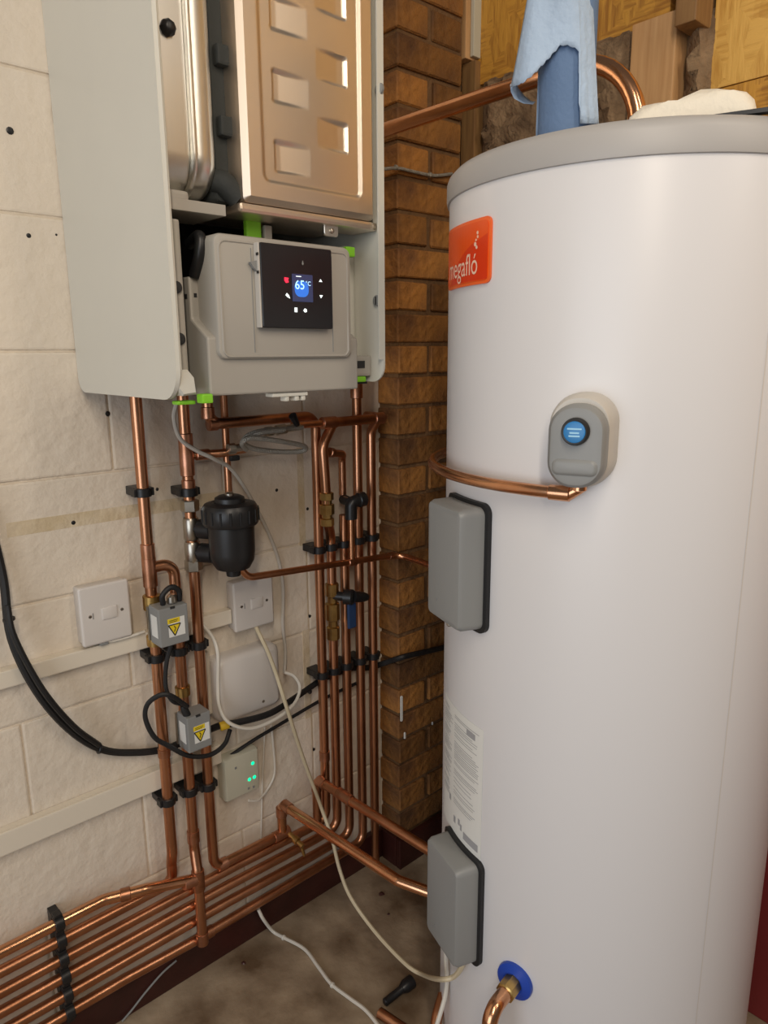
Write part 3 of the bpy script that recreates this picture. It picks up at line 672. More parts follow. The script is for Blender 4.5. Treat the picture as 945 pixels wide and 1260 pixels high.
# zone valves
def zone_valve(cx, cz, xpipe, label, w):
    v = thing('zone_valve', (xpipe, YP, cz - 0.04), label, 'valve')
    G().lathe((xpipe, YP, cz - 0.02), EZ, [(.0116, -.03), (.0125, -.02), (.013, 0), (.0125, .03), (.0116, .05)], 16).link('valve_body', 'brass', v, True)
    h, y0, y1 = 0.078, -0.062, -0.106
    head = G().box((cx - w/2, y1, cz - h/2), (cx + w/2, y0, cz + h/2), 0.002).link('actuator_head', 'valvegrey', v)
    G().box((cx - w/2 - 0.003, y0, cz - h/2 + 0.004), (cx + w/2 + 0.003, y0 + 0.006, cz + h/2 - 0.004), 0.001).link('mounting_plate', 'steel', v)
    G().box((cx - 0.006, y1 - 0.0004, cz + h/2 - 0.004), (cx + 0.004, y1 + 0.002, cz + h/2 + 0.0004)).link('lid_notch', 'dark', head)
    lb = G().box((cx - 0.012, y1 - 0.0006, cz - 0.022), (cx + 0.022, y1, cz + 0.016)).link('warning_label', 'labelw', head)
    yy = y1 - 0.0009
    g = G(); g.v = [Vector((cx + a, yy, cz + b)) for a, b in ((-0.014, 0.006), (0.012, 0.006), (0.012, 0.016), (-0.014, 0.016))]; g.f = [(0, 1, 2, 3)]; g.link('label_band', 'labely', lb)
    g = G(); g.v = [Vector((cx + a, yy, cz + b)) for a, b in ((-0.0125, 0.003), (0.0125, 0.003), (0.0, -0.020))]; g.f = [(0, 1, 2)]; g.link('warning_triangle', 'labely', lb)
    def stroke(a, b, t=0.0011):
        a, b = Vector((a[0], 0, a[1])), Vector((b[0], 0, b[1])); d = (b - a).normalized(); n = Vector((-d.z, 0, d.x))*t
        g = G(); o = Vector((cx, yy - 0.0003, cz)); g.v = [o + a + n, o + a - n, o + b - n, o + b + n]; g.f = [(0, 1, 2, 3)]; return g
    g = G()
    for s in (stroke((-0.0125, 0.003), (0.0125, 0.003)), stroke((0.0125, 0.003), (0, -0.020)), stroke((0, -0.020), (-0.0125, 0.003)), stroke((-0.001, 0.0), (0.002, -0.005), .0009), stroke((0.002, -0.005), (-0.001, -0.012), .0009), stroke((-0.010, 0.012), (0.008, 0.012), .0006), stroke((-0.010, 0.009), (0.006, 0.009), .0006)):
        b = len(g.v); g.v += s.v; g.f += [tuple(b + i for i in f) for f in s.f]
    g.link('triangle_print', 'ink', lb)
    G().box((cx - w/2 - 0.0005, y1 + 0.010, cz - 0.022), (cx - w/2, y0 - 0.008, cz + 0.022)).link('side_label', 'labelw', head)
    return v, head
v1, h1 = zone_valve(0.588, 0.893, XA, 'grey zone valve head with yellow warning label, upper of the two', 0.060)
v2, h2 = zone_valve(0.626, 0.650, XB, 'grey zone valve head with yellow warning label, lower of the two', 0.052)
G().tube(spline([(0.578, -0.085, 0.934), (0.576, -0.09, 0.954), (0.593, -0.092, 0.967), (0.610, -0.09, 0.956), (0.612, -0.085, 0.934)], 6), 0.0055, 10).link('cable_gland', 'rubber', v1, True)
G().lathe((0.597, -0.085, 0.934), EZ, [(.010, 0), (.010, .012), (.006, .016)], 12).link('lever_boss', 'steel', v1, True)
G().lathe((0.609, -0.090, 0.688), (-0.35, 0, 1), [(.008, 0), (.008, .014), (.0058, .024), (.005, .026)], 12).link('cable_gland', 'rubber', v2, True)

# brass valves with black heads on the fourth riser
def brass_valve(z0, z1, label, bx, by=YP):
    v = thing('brass_valve', (bx, by, z0), label, 'valve')
    h = z1 - z0
    G().lathe((bx, by, z0), EZ, [(.012, 0), (.0165, .002), (.0165, h*.22), (.012, h*.24), (.012, h*.34), (.0175, h*.36), (.0175, h*.64), (.012, h*.66), (.012, h*.76), (.0165, h*.78), (.0165, h - .002), (.012, h)], 8).link('body', 'brass', v, True)
    return v
bv1 = brass_valve(1.020, 1.100, 'upper brass valve on riser with black elbow head beside it', PY(402, 620, -0.077).x, -0.077)
bv2 = brass_valve(0.722, 0.868, 'lower brass valve on riser with black lever and blue tag', XR[1])
def black_elbow(o, z, par):
    x = XR[2] - 0.010
    G().tube(fillet([(x, YR, z - 0.04), (x, YR, z), (x + 0.030, YR - 0.006, z + 0.004)], 0.012), 0.0145, 14).link('black_elbow', 'blackp', par, True)
    G().lathe((x + 0.018, YR - 0.004, z + 0.003), (1, -0.1, 0.05), [(.0155, 0), (.0175, .002), (.0175, .018), (.014, .021)], 14).link('black_knob', 'blackp', par, True)
    G().lathe((XR[2], YP, z), (x - XR[2], YR - YP, 0), [(.012, 0), (.012, 0.04)], 12).link('valve_spindle', 'blackp', par, True)
black_elbow(bv1, 1.068, bv1)
x = XR[2] - 0.012
G().lathe((XR[1], YP, 0.835), (x - XR[1], -0.045, 0), [(.011, 0), (.011, .03), (.019, .032), (.019, .052), (.014, .056)], 14).link('lever_hub', 'blackp', bv2, True)
G().tube([(x - 0.002, -0.094, 0.838), (x + 0.028, -0.098, 0.831), (x + 0.038, -0.098, 0.828)], 0.011, 10, rad=[0.015, 0.012, 0.009]).link('lever', 'blackp', bv2, True)
G().box((x - 0.012, -0.088, 0.755), (x + 0.012, -0.080, 0.822), 0.003).link('blue_tag', 'blueh', bv2)

# filling loop: braided hose in a coil between two valves
fl_ = thing('filling_loop', (0.84, -0.075, 1.21), 'grey braided filling loop hose coiled between two small valves', 'hose')
hp = [PY(300, 553, -0.07), PY(300, 541, -0.085), PY(315, 532, -0.09), PY(345, 528, -0.09), PY(372, 526, -0.082)]
hq = [PY(303, 553, -0.085), PY(298, 545, -0.10), PY(310, 539, -0.105), PY(345, 543, -0.105), PY(374, 549, -0.10), PY(372, 555, -0.09), PY(345, 556, -0.085), PY(312, 552, -0.085), PY(300, 543, -0.095), PY(320, 533, -0.10), PY(350, 529, -0.098)]
G().tube(spline(hp), 0.0055, 10).link('hose', 'hose', fl_, True)
G().tube(spline(hq), 0.0055, 10).link('hose', 'hose', fl_, True)
a, b = PY(325, 532, -0.085), PY(368, 525, -0.08)
d = (b - a); G().lathe(a, d, [(.008, 0), (.0105, .003), (.0105, .02), (.008, .022), (.008, .03), (.011, .032), (.011, .055), (.008, .058), (.008, d.length)], 8).link('check_valve', 'steel', fl_, True)
a = PY(360, 520, -0.09); G().tube([a + Vector((.012, 0, -.006)), a + Vector((-.004, -.006, .016))], 0.008, 8, rad=[0.006, 0.009]).link('valve_lever', 'blackp', fl_, True)
a = PY(280, 553, -0.072); G().lathe(a, (1, -.1, 0.05), [(.008, 0), (.0115, .002), (.0115, .016), (.008, .018), (.008, .04)], 8).link('isolating_valve', 'steel', fl_, True)
a = PY(289, 564, -0.085); G().box(a - Vector((.012, .004, .005)), a + Vector((.010, .006, .006)), 0.003).link('valve_lever', 'blackp', fl_)

# ================================================================== ELECTRICAL BOXES
def switch_box(x0, x1, z0, z1, d, label, rocker=True):
    b = thing('switch_box', ((x0+x1)/2, -0.002, z0), label, 'switch')
    cx, cz, w, h = (x0+x1)/2, (z0+z1)/2, x1-x0, z1-z0
    G().slab((cx, -0.001, cz), EX, EZ, -EY, rrect(w - 0.004, h - 0.004, 0.005), [(0.002, 0), (0, 0.003), (0, d - 0.009)]).link('back_box', 'elecw', b, True)
    pl = G().slab((cx, -d + 0.008, cz), EX, EZ, -EY, rrect(w, h, 0.005), [(0, 0), (0, 0.006), (0.002, 0.008), (0.004, 0.0085)]).link('face_plate', 'elecw', b, True)
    G().slab((cx + 0.006, -d - 0.0004, cz), EX, EZ, -EY, rrect(0.030, 0.024, 0.002), [(0, 0), (0, 0.002), (0.0015, 0.003)]).link('rocker', 'elecw', pl, True)
    for s in (-1, 1):
        sc = G().lathe((cx + s*w*0.32, -d - 0.0003, cz), (0, -1, 0), [(.0035, 0), (.003, .001)], 10).link('screw', 'steel', pl, True)
        G().box((cx + s*w*0.32 - 0.003, -d - 0.0016, cz - 0.0005), (cx + s*w*0.32 + 0.003, -d - 0.0012, cz + 0.0005)).link('slot', 'dark', sc)
    G().box((cx - 0.026, -d - 0.0012, cz - 0.006), (cx - 0.0245, -d - 0.0004, cz + 0.006)).link('indicator', 'greyd', pl)
    return b
s1 = switch_box(0.437, 0.533, 0.868, 0.985, 0.036, 'white fused switch box on wall above upper trunking, left of valves')
G().box((0.470, -0.033, 0.8615), (0.486, -0.012, 0.870), 0.002).link('cable_grip', 'greyd', s1)
s2 = switch_box(0.762, 0.864, 0.808, 0.922, 0.036, 'white fused switch box under the filter with beige cable below')
# big rounded junction box
jb = thing('junction_box', (0.785, -0.002, 0.605), 'large white junction box with rounded lid under the switch box', 'box')
G().slab((0.785, -0.001, 0.685), EX, EZ, -EY, rrect(0.158, 0.148, 0.010), [(0, 0), (0, 0.022)]).link('back_box', 'elecw', jb, True)
G().slab((0.785, -0.022, 0.685), EX, EZ, -EY, rrect(0.164, 0.154, 0.022), [(0, 0), (0, 0.018), (0.005, 0.026), (0.013, 0.030)]).link('lid', 'elecw', jb, True)
p = (0.815, -0.0515, 0.632); G().lathe(p, (0, -1, 0), [(.004, -.001), (.0035, .0008)], 10).link('screw', 'steel', jb, True)
# small box with green lights
lb = thing('indicator_box', (0.762, -0.002, 0.404), 'small cream control box with lit green lights low on wall', 'box')
fp = G().slab((0.762, -0.001, 0.458), EX, EZ, -EY, rrect(0.092, 0.108, 0.006), [(0, 0), (0, 0.026), (0.003, 0.031), (0.006, 0.032)]).link('casing', 'elecgreen', lb, True)
for px, py in ((311, 939), (307, 959), (313, 956)):
    q = PY(px, py, -0.033); G().lathe((q.x, -0.0325, q.z), (0, -1, 0), [(.0045, 0), (.004, .0015), (.002, .0025)], 12).link('light', 'ledg', fp, True)
for px, py in ((290, 945), (312, 968), (306, 970)):
    q = PY(px, py, -0.033); G().box((q.x - .0025, -0.034, q.z - .0025), (q.x + .0025, -0.0325, q.z + .0025)).link('button', 'greyd', fp)

# ================================================================== CABLES
def cable(pts, r, m, label, name='cable', seg=8, n=8):
    return tag(G().tube(spline(pts, n), r, seg).link(name, m, None, True), label, 'cable')
def TPX(px, py, r):
    d = ray(px, py); ox, oy = CAM.x - TC.x, CAM.y - TC.y
    a = d.x*d.x + d.y*d.y; b = 2*(ox*d.x + oy*d.y); c = ox*ox + oy*oy - r*r
    D = max(b*b - 4*a*c, 0.0); return CAM + d*((-b - math.sqrt(D))/(2*a))
def ties(o, pts, m, r): 
    for p, d in pts: ring_on(o, p, d, r, 0.006, name='cable_tie', m=m)
c = cable([Vector((0.262, -.012, 2.46)), Vector((0.264, -.012, 1.9)), Vector((0.267, -.012, 1.5)), PY(-40, 560, -.012), PY(-14, 640, -.014), PY(4, 712, -.020), PY(14, 785, -.036), PY(45, 850, -.042), PY(85, 897, -.032), PY(125, 922, -.016), PY(165, 926, -.012), PY(205, 921, -.014), PY(238, 906, -.016), Vector((0.686, -.030, PY(255, 899, -.03).z)), Vector((0.700, -.061, PY(268, 894, -.061).z)), PY(292, 889, -.069), PY(332, 878, -.069), PY(364, 858, -.040), PY(397, 836, -.020), PY(430, 823, -.020), Vector((1.150, -.018, PY(462, 817, -.02).z)), Vector((1.180, -.022, PY(467, 817, -.02).z)), Vector((1.201, -.056, PY(473, 816, -.056).z)), Vector((1.214, -.088, PY(481, 814, -.088).z)), PY(505, 806, -.094), PY(545, 797, -.094), PY(570, 790, -.09)], 0.0075, 'rubber', 'thick black cable swagged along block wall behind the pipes', n=6)
ties(c, [(PY(11, 762, -.032), Vector((.1, 0, -1))), (PY(122, 921, -.017), Vector((1, 0, -.35))), (PY(380, 849, -.023), Vector((1, 0, .2)))], 'blackp', 0.0105)
G().tube(spline([PY(9, 745, -.040), PY(18, 785, -.050), PY(52, 848, -.056), PY(90, 893, -.046), PY(122, 917, -.028)]), 0.0055, 8).link('twin_core', 'rubber', c, True)
ring_on(c, PY(276, 892.5, -.065), (1, -.25, .1), 0.0098, 0.02, name='yellow_sleeve', m='yellowtape')
cable([PY(273, 937, -.012), PY(310, 912, -.024), PY(350, 888, -.022), PY(398, 860, -.018), PY(440, 840, -.018)], 0.0042, 'rubber', 'thin black cable slanting up from the green light box', n=6)
cable([(0.598, -0.080, 0.862), PY(205, 815, -.078), PY(204, 845, -.082), PY(212, 862, -.09), (0.600, -0.090, 0.716)], 0.0045, 'rubber', 'short black lead hanging from upper valve head to lower gland')
cable([(0.606, -0.100, 0.712), PY(212, 857, -.106), PY(198, 855, -.100), PY(182, 866, -.086), PY(179, 884, -.080), PY(190, 907, -.082), PY(208, 918, -.084), PY(232, 930, -.088), PY(258, 929, -.085), PY(276, 916, -.08), PY(283, 898, -.065)], 0.0050, 'rubber', 'looped black lead circling the lower valve head')
cable([PY(217, 496, -.10), PY(214, 515, -.088), PY(222, 540, -.080), PY(243, 555, -.080), PY(262, 564, -.080), PY(288, 581, -.056), PY(318, 630, -.020), PY(340, 680, -.010), PY(348, 720, -.010), PY(348, 768, -.011), PY(351, 800, -.012), PY(350, 828, -.025)], 0.0042, 'tubew', 'thin pale tube drooping from boiler base down the wall', name='condensate_tube')
cable([PY(249, 768, -.03), PY(262, 785, -.04), PY(268, 805, -.055), PY(268, 840, -.060), PY(270, 870, -.076), PY(283, 890, -.088), PY(310, 896, -.090), PY(340, 884, -.088), PY(362, 866, -.078), PY(369, 846, -.060), PY(362, 832, -.045), PY(350, 827, -.032)], 0.0040, 'cablew', 'white cable looping across the junction box')
cb = cable([PY(314, 769, -.026), PY(322, 786, -.052), PY(330, 803, -.066), PY(340, 830, -.080), PY(352, 868, -.102), PY(372, 930, -.080), PY(394, 990, -.070), PY(408, 1030, -.115), PY(418, 1070, -.16), PY(432, 1105, -.21), PY(462, 1147, -.29), PY(500, 1187, -.39), PY(522, 1200, -.45), TPX(541, 1205, TR + 0.032), TPX(558, 1202, TR + 0.022), TPX(568, 1190, TR + 0.020), TPX(570, 1182, TR + 0.020)], 0.0046, 'cableb', 'long beige cable from switch box down to lower cylinder thermostat', n=7)
cable([(0.560, -0.030, 0.8665), (0.532, -0.029, 0.8642), (0.502, -0.029, 0.8642), (0.480, -0.0285, 0.8665)], 0.003, 'cablew', 'short white cable under the left switch box')
cable([PY(306, 985, -.02), PY(318, 984, -.02), PY(330, 970, -.008), PY(338, 950, -.006), PY(336, 915, -.006), PY(334, 893, -.012)], 0.0030, 'cablew', 'thin white cable curling from box with green lights')
cable([PY(326, 895, -.006), PY(323, 960, -.005), PY(322, 1000, -.005), PY(321, 1040, -.005)], 0.0022, 'cablew', 'very thin white cable running straight down to the floor runs')
fc = cable([PY(318, 1119, -.030), PY(324, 1131, -.040), PZ(336, 1146, .006), PZ(350, 1154, .006), PZ(375, 1168, .005), PZ(392, 1190, .005), PZ(408, 1211, .005), PZ(430, 1228, .005), PZ(452, 1245, .005), PZ(475, 1275, .005), PZ(500, 1310, .005)], 0.0042, 'cablew', 'white cable with ties lying across the concrete floor', n=6)
ties(fc, [(PZ(349, 1153.5, .006), Vector((.2, -1, 0))), (PZ(409, 1212, .005), Vector((.2, -1, 0)))], 'cablew', 0.0065)
cable([tp(154, TR + 0.016, 0.369), tp(153, TR + 0.008, 0.29), tp(154, TR + 0.010, 0.22), tp(158, TR + 0.05, 0.12), tp(163, TR + 0.045, 0.06), tp(170, TR + 0.05, 0.006), tp(185, TR + 0.10, 0.005)], 0.0042, 'cablew', 'white lead dropping from lower thermostat to the floor')
cp = cable([PY(470, 208, PYF - .008), PY(490, 207, PYF - .008), PY(512, 212, PYF - .008), PY(535, 216, PYF - .008), PY(556, 214, PYF - .008)], 0.0038, 'hose', 'thin grey cable clipped across the brick pier')
for px, py in ((487, 206), (529, 215)): ring_on(cp, PY(px, py, PYF - .008), EX, 0.0058, 0.006, name='cable_clip', m='hose')

# ================================================================== HOT WATER CYLINDER
tank = thing('hot_water_cylinder', (TC.x, TC.y, 0), 'tall white hot water cylinder with grey lid and orange badge', 'cylinder')
G().lathe((TC.x, TC.y, 0.0), EZ, [(TR - .012, 0.002), (TR - .002, 0.006), (TR, 0.02), (TR, 1.648)], 128).link('shell', 'tank', tank, True)
G().lathe((TC.x, TC.y, 1.640), EZ, [(TR - .002, 0), (TR + .0035, 0.001), (TR + .0045, 0.006), (TR + .0045, 0.029), (TR + .002, 0.036), (TR - .006, 0.044), (TR - .02, 0.048), (0.02, 0.050)], 128).link('lid', 'lid', tank, True)
def strip(th0, th1, z0, z1, r, name, m, par, n=10, thick=0.0):
    rows = [[tp(th0 + (th1-th0)*k/n, r, z) for k in range(n + 1)] for z in (z0, z1)]
    return G().grid(rows).link(name, m, par, True)
strip(245.9, 246.25, 0.01, 1.64, TR + 0.0005, 'seam', 'elecw', tank, 2)
def bend(geo, th, z, r):
    """flat geometry (x along the skin, y up, z outwards) wrapped onto the cylinder; x grows towards larger angle"""
    geo.v = [tp(th + math.degrees(v.x / r), r + v.z, z + v.y) for v in geo.v]; return geo
# badge
def badge_slab(w, h, rad, layers, cuts=14):
    g = G(); f = rrect(w, h, rad, 6)
    for ins, dep in layers: pass
    bm = bmesh.new(); pts = f(0)
    vs_ = [bm.verts.new((a, b, layers[0][1])) for a, b in pts]; face = bm.faces.new(vs_)
    for k in range(1, cuts):
        geom = bm.verts[:] + bm.edges[:] + bm.faces[:]
        bmesh.ops.bisect_plane(bm, geom=geom, plane_co=(-w/2 + w*k/cuts, 0, 0), plane_no=(1, 0, 0))
    ext = bmesh.ops.extrude_face_region(bm, geom=bm.faces[:])
    for e in ext['geom']:
        if isinstance(e, bmesh.types.BMVert): e.co.z = layers[-1][1]
    return g.add_bm(bm)
bth, bz = 155.5, 1.551
bdg = bend(badge_slab(0.150, 0.090, 0.010, [(0, 0.0002), (0, 0.0035)]), bth, bz, TR).link('badge', 'badge_rim', tank)
tag(bdg, 'orange badge with pale lettering and dots')
bend(badge_slab(0.141, 0.081, 0.008, [(0, 0.003), (0, 0.0042)]), bth, bz, TR).link('badge_face', 'orange', bdg)
g = G(); arcp = [(0.0695, -0.039)] + [(0.0695, 0.022)] + [(0.05 - 0.02*k, 0.016 - 0.0016*k*k - 0.003*k) for k in range(5)] + [(-0.05, -0.039)]
bm = bmesh.new(); bm.faces.new([bm.verts.new((a, b, 0.0044)) for a, b in arcp])
for k in range(1, 14): bmesh.ops.bisect_plane(bm, geom=bm.verts[:] + bm.edges[:] + bm.faces[:], plane_co=(-0.05 + 0.12*k/14, 0, 0), plane_no=(1, 0, 0))
bend(g.add_bm(bm), bth, bz, TR).link('badge_sweep', 'orange2', bdg)
t = text_geo(G(), 'megafló', 0.043, (-0.004, -0.0175, 0.0), Vector((1, 0, 0)), Vector((0, 1, 0)), Vector((0, 0, 1)), 0.0048, sx=0.78)
bend(t, bth, bz, TR).link('lettering', 'badge_text', bdg)
for dx, dy, r in ((0.0445, 0.006, .0026), (0.0410, 0.0105, .0032), (0.0430, 0.016, .0018), (0.0470, 0.020, .0022), (0.0465, 0.0255, .0026)):
    g = G(); g.v = [Vector((dx + r*math.cos(k*math.pi/4), dy + r*math.sin(k*math.pi/4), 0.0048)) for k in range(8)]; g.f = [tuple(range(8))]
    bend(g, bth, bz, TR).link('badge_dot', 'badge_text', bdg)
# rating sticker
stk = bend(badge_slab(0.150, 0.245, 0.002, [(0, 0.0003), (0, 0.0007)]), 157.0, 0.690, TR).link('rating_sticker', 'labelw', tank)
g = G()
def bar_(x0, x1, y0, y1):
    n = 5; b = len(g.v)
    for k in range(n + 1):
        x = x0 + (x1-x0)*k/n; g.v += [Vector((x, y0, 0.0010)), Vector((x, y1, 0.0010))]
    for k in range(n): g.f.append((b + 2*k, b + 2*k + 2, b + 2*k + 3, b + 2*k + 1))
y = 0.108
while y > -0.062:
    for x0, x1 in ((-0.070, -0.022), (-0.014, 0.066)):
        if random.random() < 0.88: bar_(x0, x1 - random.random()*0.02, y, y + 0.0011)
    y -= random.choice((0.0036, 0.0036, 0.0045, 0.007))
bend(g, 157.0, 0.690, TR).link('small_print', 'inkgrey', stk)['kind'] = 'stuff'
for q in ((0.030, 0.055, 0.094, 0.105), (0.025, 0.068, -0.108, -0.094), (-0.012, -0.004, -0.098, -0.085), (0.006, 0.013, -0.092, -0.080), (0.014, 0.020, -0.098, -0.086), (-0.034, -0.026, -0.066, -0.054)):
    g = G(); bar_(*q); bend(g, 157.0, 0.690, TR).link('print_block', 'inkgrey', stk)
# thermostat housings: black gasket on the skin, grey cover
def frame_at(th):
    t = math.radians(th); n = Vector((math.cos(t), math.sin(t), 0)); u = Vector((-math.sin(t), math.cos(t), 0)); return u, n
def thermostat(th, zc, label, h=0.196, w=0.112):
    u, n = frame_at(th); c = tp(th, TR, zc)
    b = thing('thermostat_housing', c, label, 'housing')
    g = badge_slab(w + 0.012, h + 0.012, 0.016, [(0, -0.001), (0, 0.008)]); bend(g, th, zc, TR).link('gasket', 'rubber', b)
    G().slab(c, u, EZ, n, rrect(w, h, 0.013), [(0, -0.004), (0, 0.008), (0.001, 0.036), (0.005, 0.043), (0.012, 0.045)]).link('cover', 'housing', b, True)
    q = c + n*0.03 - EZ*(h/2 - 0.001)
    G().lathe(q, -EZ, [(.005, 0), (.005, .006), (.003, .008)], 10).link('cover_screw', 'steel', b, True)
    G().box((0, 0, 0), (0.0001, 0.0001, 0.0001)).link('x', 'dark') if False else None
    q = c + n*0.0452 - EZ*(h*0.32) - u*0.018
    G().lathe(q, n, [(.0022, -.001), (.0022, .0006)], 8).link('arrow_mark', 'greyd', b)
    for s in (-1, 1): G().lathe(c + n*0.022 + u*s*0.018 - EZ*(h/2 - 0.002), -EZ, [(.006, 0), (.006, .005), (.004, .008)], 10).link('cable_entry', 'blackp', b, True)
    return b
thermostat(160.8, 1.083, 'grey upper thermostat cover with black gasket on cylinder side')
thermostat(161.8, 0.468, 'grey lower thermostat cover with black gasket and beige cable')
# temperature relief valve housing
rv = thing('relief_valve_housing', tp(201.2, TR, 1.296), 'rounded grey valve housing with blue knob on cylinder front', 'valve')
u, n = frame_at(201.2); c = tp(201.2, TR, 1.296)
G().slab(c, u, EZ, n, rrect(0.084, 0.124, 0.039, 10), [(0, -0.006), (0, 0.020), (0.003, 0.040), (0.006, 0.044)]).link('body', 'housing_light', rv, True)
fr_ = G().slab(c - EZ*0.004, u, EZ, n, rrect(0.074, 0.108, 0.034, 10), [(0, 0.030), (0, 0.046), (0.001, 0.058), (0.005, 0.063), (0.010, 0.064)]).link('front_cap', 'housing', rv, True)
G().slab(c - EZ*0.030 + n*0.062, u, EZ, n, rrect(0.060, 0.024, 0.010, 6), [(0, 0), (0.003, 0.004), (0.006, 0.005)]).link('grip_step', 'housing', fr_, True)
kc = c + EZ*0.016
kn = G().lathe(kc, n, [(.0175, 0.062), (.0175, 0.070), (.0155, 0.074), (.0135, 0.0735)], 28).link('knob', 'blackp', rv, True)
G().lathe(kc, n, [(.0135, 0.072), (.0135, 0.0745), (.012, 0.075)], 28).link('knob_cap', 'bluek', kn, True)
for dz, l in ((0.004, .009), (-0.001, .006), (-0.005, .007)):
    G().slab(kc + n*0.075 + EZ*dz, u, EZ, n, rrect(l*2, 0.0020, 0.0005, 1), [(0, 0), (0, 0.0004)]).link('knob_print', 'bluek2', kn)
# cold inlet: blue collar, brass nut and elbow
u, n = frame_at(187.7); c = tp(187.7, TR, 0.392)
cold = thing('cold_inlet', c, 'blue collar with brass nut and copper elbow low on cylinder', 'fitting')
G().lathe(c, n, [(.031, -0.004), (.032, 0.002), (.031, 0.006), (.018, 0.010), (.016, 0.009)], 32).link('collar', 'bluec', cold, True)
G().lathe(c, n, [(.015, 0), (.0165, .012), (.0165, .034), (.014, .036)], 8).link('nut', 'brass', cold, True)
G().tube(fillet([c + n*0.03, c + n*0.078, c + n*0.082 - EZ*0.05, c + n*0.082 - EZ*0.392], 0.03, 9), 0.0125, 16).link('elbow_pipe', 'copper_new', cold, True)
G().lathe(c + n*0.082 - EZ*0.060, -EZ, [(.0135, 0), (.0148, .002), (.0148, .02), (.0135, .022)], 14).link('coupling', 'copper_new', cold, True)

# things lying on the lid
TOPZ = 1.6905
rc = Vector((0.976, -0.690, TOPZ)); vdir = Vector((rc.x - CAM.x, rc.y - CAM.y, 0)); DR = vdir.length; vdir.normalize(); vr = Vector((vdir.y, -vdir.x, 0))
roll = thing('paper_roll', rc, 'blue paper towel roll with torn hanging sheet on cylinder lid', 'paper roll')
G().lathe(rc, EZ, [(.038, 0), (.039, .004), (.039, .296), (.038, .30)], 32).link('roll', 'paper_shaded', roll, True)
def at(px, py, toward):
    # the point seen at a pixel, 'toward' metres nearer than the roll's axis
    d = ray(px, py); return CAM + d*((DR - toward)/d.dot(vdir))
def lerp_tab(tab, u):
    for (u0, *a), (u1, *b) in zip(tab, tab[1:]):
        if u <= u1:
            t = (u - u0)/(u1 - u0); return [x + (y - x)*t for x, y in zip(a, b)]
    return tab[-1][1:]
low = [(0, 628, 107), (.13, 640, 104), (.27, 656, 92), (.45, 674, 73), (.60, 690, 55), (.70, 704, 57), (.78, 714, 64), (.80, 716, 80), (1, 737, 150)]
rows = []
NU, NV = 44, 20
cols = []
def py_(by, v): return by + (-100 - by)*v
for i in range(NU + 1):
    u = i/NU
    bx, by = lerp_tab(low, u)
    if u > .79: by = 152; bx = 713 + (u - .79)/.21*24 + (1 - (u - .79)/.21)*2.2*math.sin(i*1.7)
    elif u > .1: by += 1.3*math.sin(i*1.9)
    txp = 655 + u*73
    col_ = []
    for k in range(NV + 1):
        v = k/NV; px = bx + (txp - bx)*min(1.0, (by - py_(by, v))/(by + 40.0))**0.92; py = by + (-100 - by)*v
        bulge = 0.052*math.sqrt(max(0, 1 - ((u - .52)/.56)**2)) + 0.008*math.sin(u*9 + v*3)*(1 - u) - 0.004
        if u > .79: px += 1.6*math.sin(k*2.1)*(1 - u)/.21*(1 if py > 60 else 0)
        col_.append(at(px, py, bulge))
    cols.append(col_)
for e in (1, 2, 3, 4):      # carry the sheet on round the back of the roll
    t = math.radians(95 + e*38)
    cols.append([Vector((0, 0, p.z)) + Vector((rc.x, rc.y, 0)) + (-vdir*math.cos(t) + vr*math.sin(t))*0.046 for p in cols[NU]])
o = G().grid(cols).link('torn_sheet', 'paper', roll, True); md = o.modifiers.new('solid', 'SOLIDIFY'); md.thickness = 0.0006
# the curled lower corner of the sheet
curl = [[at(628 + 2*k, 104 - 2*k, 0.004 - .003*k), at(629 + 3*k, 113 - 1.5*k, 0.006 - .006*k), at(633 + 4*k, 121 - 1.2*k, 0.004 - .008*k), at(644 + 3*k, 127 - 1.0*k, -0.004 - .008*k), at(656 + 1*k, 128 - 1.0*k, -0.012 - .006*k)] for k in range(4)]
o = G().grid(curl).link('curled_corner', 'paper', roll, True); md = o.modifiers.new('solid', 'SOLIDIFY'); md.thickness = 0.0006
# foam lump
lc = PZ(850, 139, TOPZ); lc += (lc - CAM).normalized()*0.100; lc.z = TOPZ - 0.003
vdl = Vector((lc.x - CAM.x, lc.y - CAM.y, 0)).normalized(); vrl = Vector((vdl.y, -vdl.x, 0))
rows = []
out = [(-.080, 0), (-.081, .012), (-.076, .026), (-.060, .036), (-.045, .038), (-.030, .041), (-.018, .040), (-.010, .044), (.010, .0475), (.030, .0475), (.050, .045), (.064, .040), (.074, .028), (.078, .014), (.078, 0)]
g = G()
ringsl = []
for d, k in ((-.05, .55), (-.044, .8), (-.03, .95), (-.01, 1), (.015, 1), (.032, .93), (.045, .75), (.05, .5)):
    ringsl.append([lc + vrl*(a*(0.7 + 0.3*k)) + vdl*d + EZ*(b*k + 0.0005 + 0.002*math.sin(a*90 + d*200)*(b > .01)) for a, b in out])
tag(g.rings(ringsl).link('foam_offcut', 'cloth', None, True), 'lumpy white foam offcut lying on the cylinder lid', 'foam')
q = PZ(925, 136, TOPZ); q += Vector((q.x - CAM.x, q.y - CAM.y, 0)).normalized()*0.012; q.z = TOPZ - 0.0028
vdq = Vector((q.x - CAM.x, q.y - CAM.y, 0)).normalized(); vrq = Vector((vdq.y, -vdq.x, 0))
g = G(); g.rings([[q + vrq*a + vdq*b + EZ*h for a, b in ((-.066, -.006), (.11, -.012), (.12, .010), (-.060, .002))] for h in (0.0005, 0.0055)])
tag(g.link('cable_tray_strip', 'blackp'), 'flat black plastic strip lying at the edge of cylinder lid', 'strip')

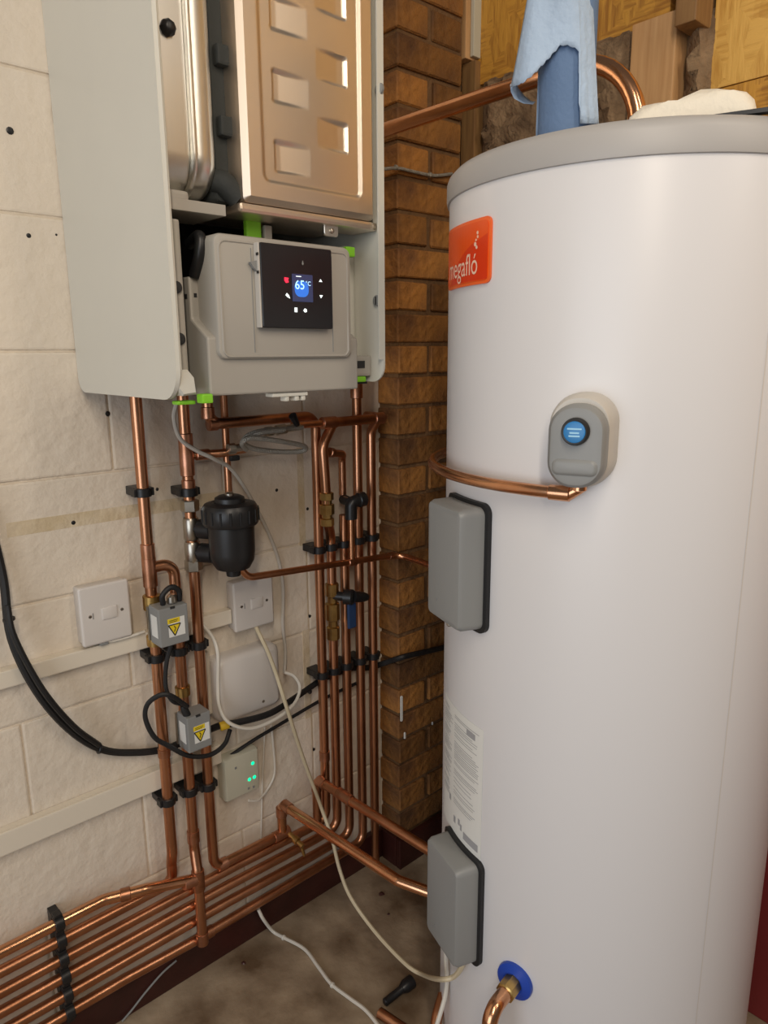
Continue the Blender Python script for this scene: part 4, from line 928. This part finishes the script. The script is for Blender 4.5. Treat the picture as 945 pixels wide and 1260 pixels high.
# ================================================================== ON THE FLOOR
to = thing('hand_torch', (0, 0, 0), 'small black torch lying on the concrete floor by cylinder', 'torch')
ta, tb_ = PZ(473, 1234, .010), PZ(507, 1207, .0142)
to.location = (ta.x, ta.y, 0); d = (tb_ - ta); L = d.length; d.normalize()
G().lathe(ta, d, [(.006, 0), (.0085, .002), (.0085, L*.62), (.0095, L*.64)], 16).link('handle', 'blackp', to, True)
G().lathe(ta + d*L*.62, d, [(.0095, 0), (.0140, .010), (.0145, .020), (.0145, L*.38), (.012, L*.40)], 18).link('head', 'blackp', to, True)
a, b = PZ(467, 1246, .0118), PZ(525, 1285, .0118)
tag(G().tube([a, b], 0.0114, 14).link('pipe_offcut', 'copper', None, True), 'copper pipe offcut lying on floor beside the torch', 'pipe')
e = [tp(158, TR + .018, .0), tp(158, TR + .022, .05), tp(163, TR + .030, .10), tp(150, TR + .018, .17), tp(140, TR + .01, .19)]
tag(G().tube(spline([tp(176, TR + .10, .013), tp(168, TR + .075, .014), tp(160, TR + .045, .03), tp(154, TR + .03, .075), tp(148, TR + .018, .12), tp(140, TR - .004, .14)]), 0.0112, 14).link('drain_pipe', 'copper', None, True), 'dark copper pipe curving up from floor into cylinder foot', 'pipe')
cable([PY(217, 1182, -.025), PY(200, 1197, -.026), PY(180, 1220, -.027), PY(162, 1243, -.027), PY(150, 1257, -.029)], 0.0022, 'greyd', 'thin dark grey cable drooping down the face of red board')
# stains and debris
for px, py, s, lab in ((470, 1100, .009, 'dark crumb of debris on floor under return pipe'), (300, 1185, .006, 'dark crumb of debris on floor between red board and white cable'), (478, 1125, .005, 'tiny dark crumb on floor beside beige cable')):
    p = PZ(px, py, 0); g = G(); pts = [(p.x + s*random.uniform(.6, 1.2)*math.cos(k*math.pi/3.5), p.y + s*random.uniform(.6, 1.2)*math.sin(k*math.pi/3.5)) for k in range(7)]
    g.rings([[(a, b, 0.0003) for a, b in pts], [((a + p.x)/2, (b + p.y)/2, s*0.5) for a, b in pts]])
    tag(g.link('debris_crumb', 'redpaint'), lab, 'debris', 'debris crumbs on the floor')
bpy.context.view_layer.update()
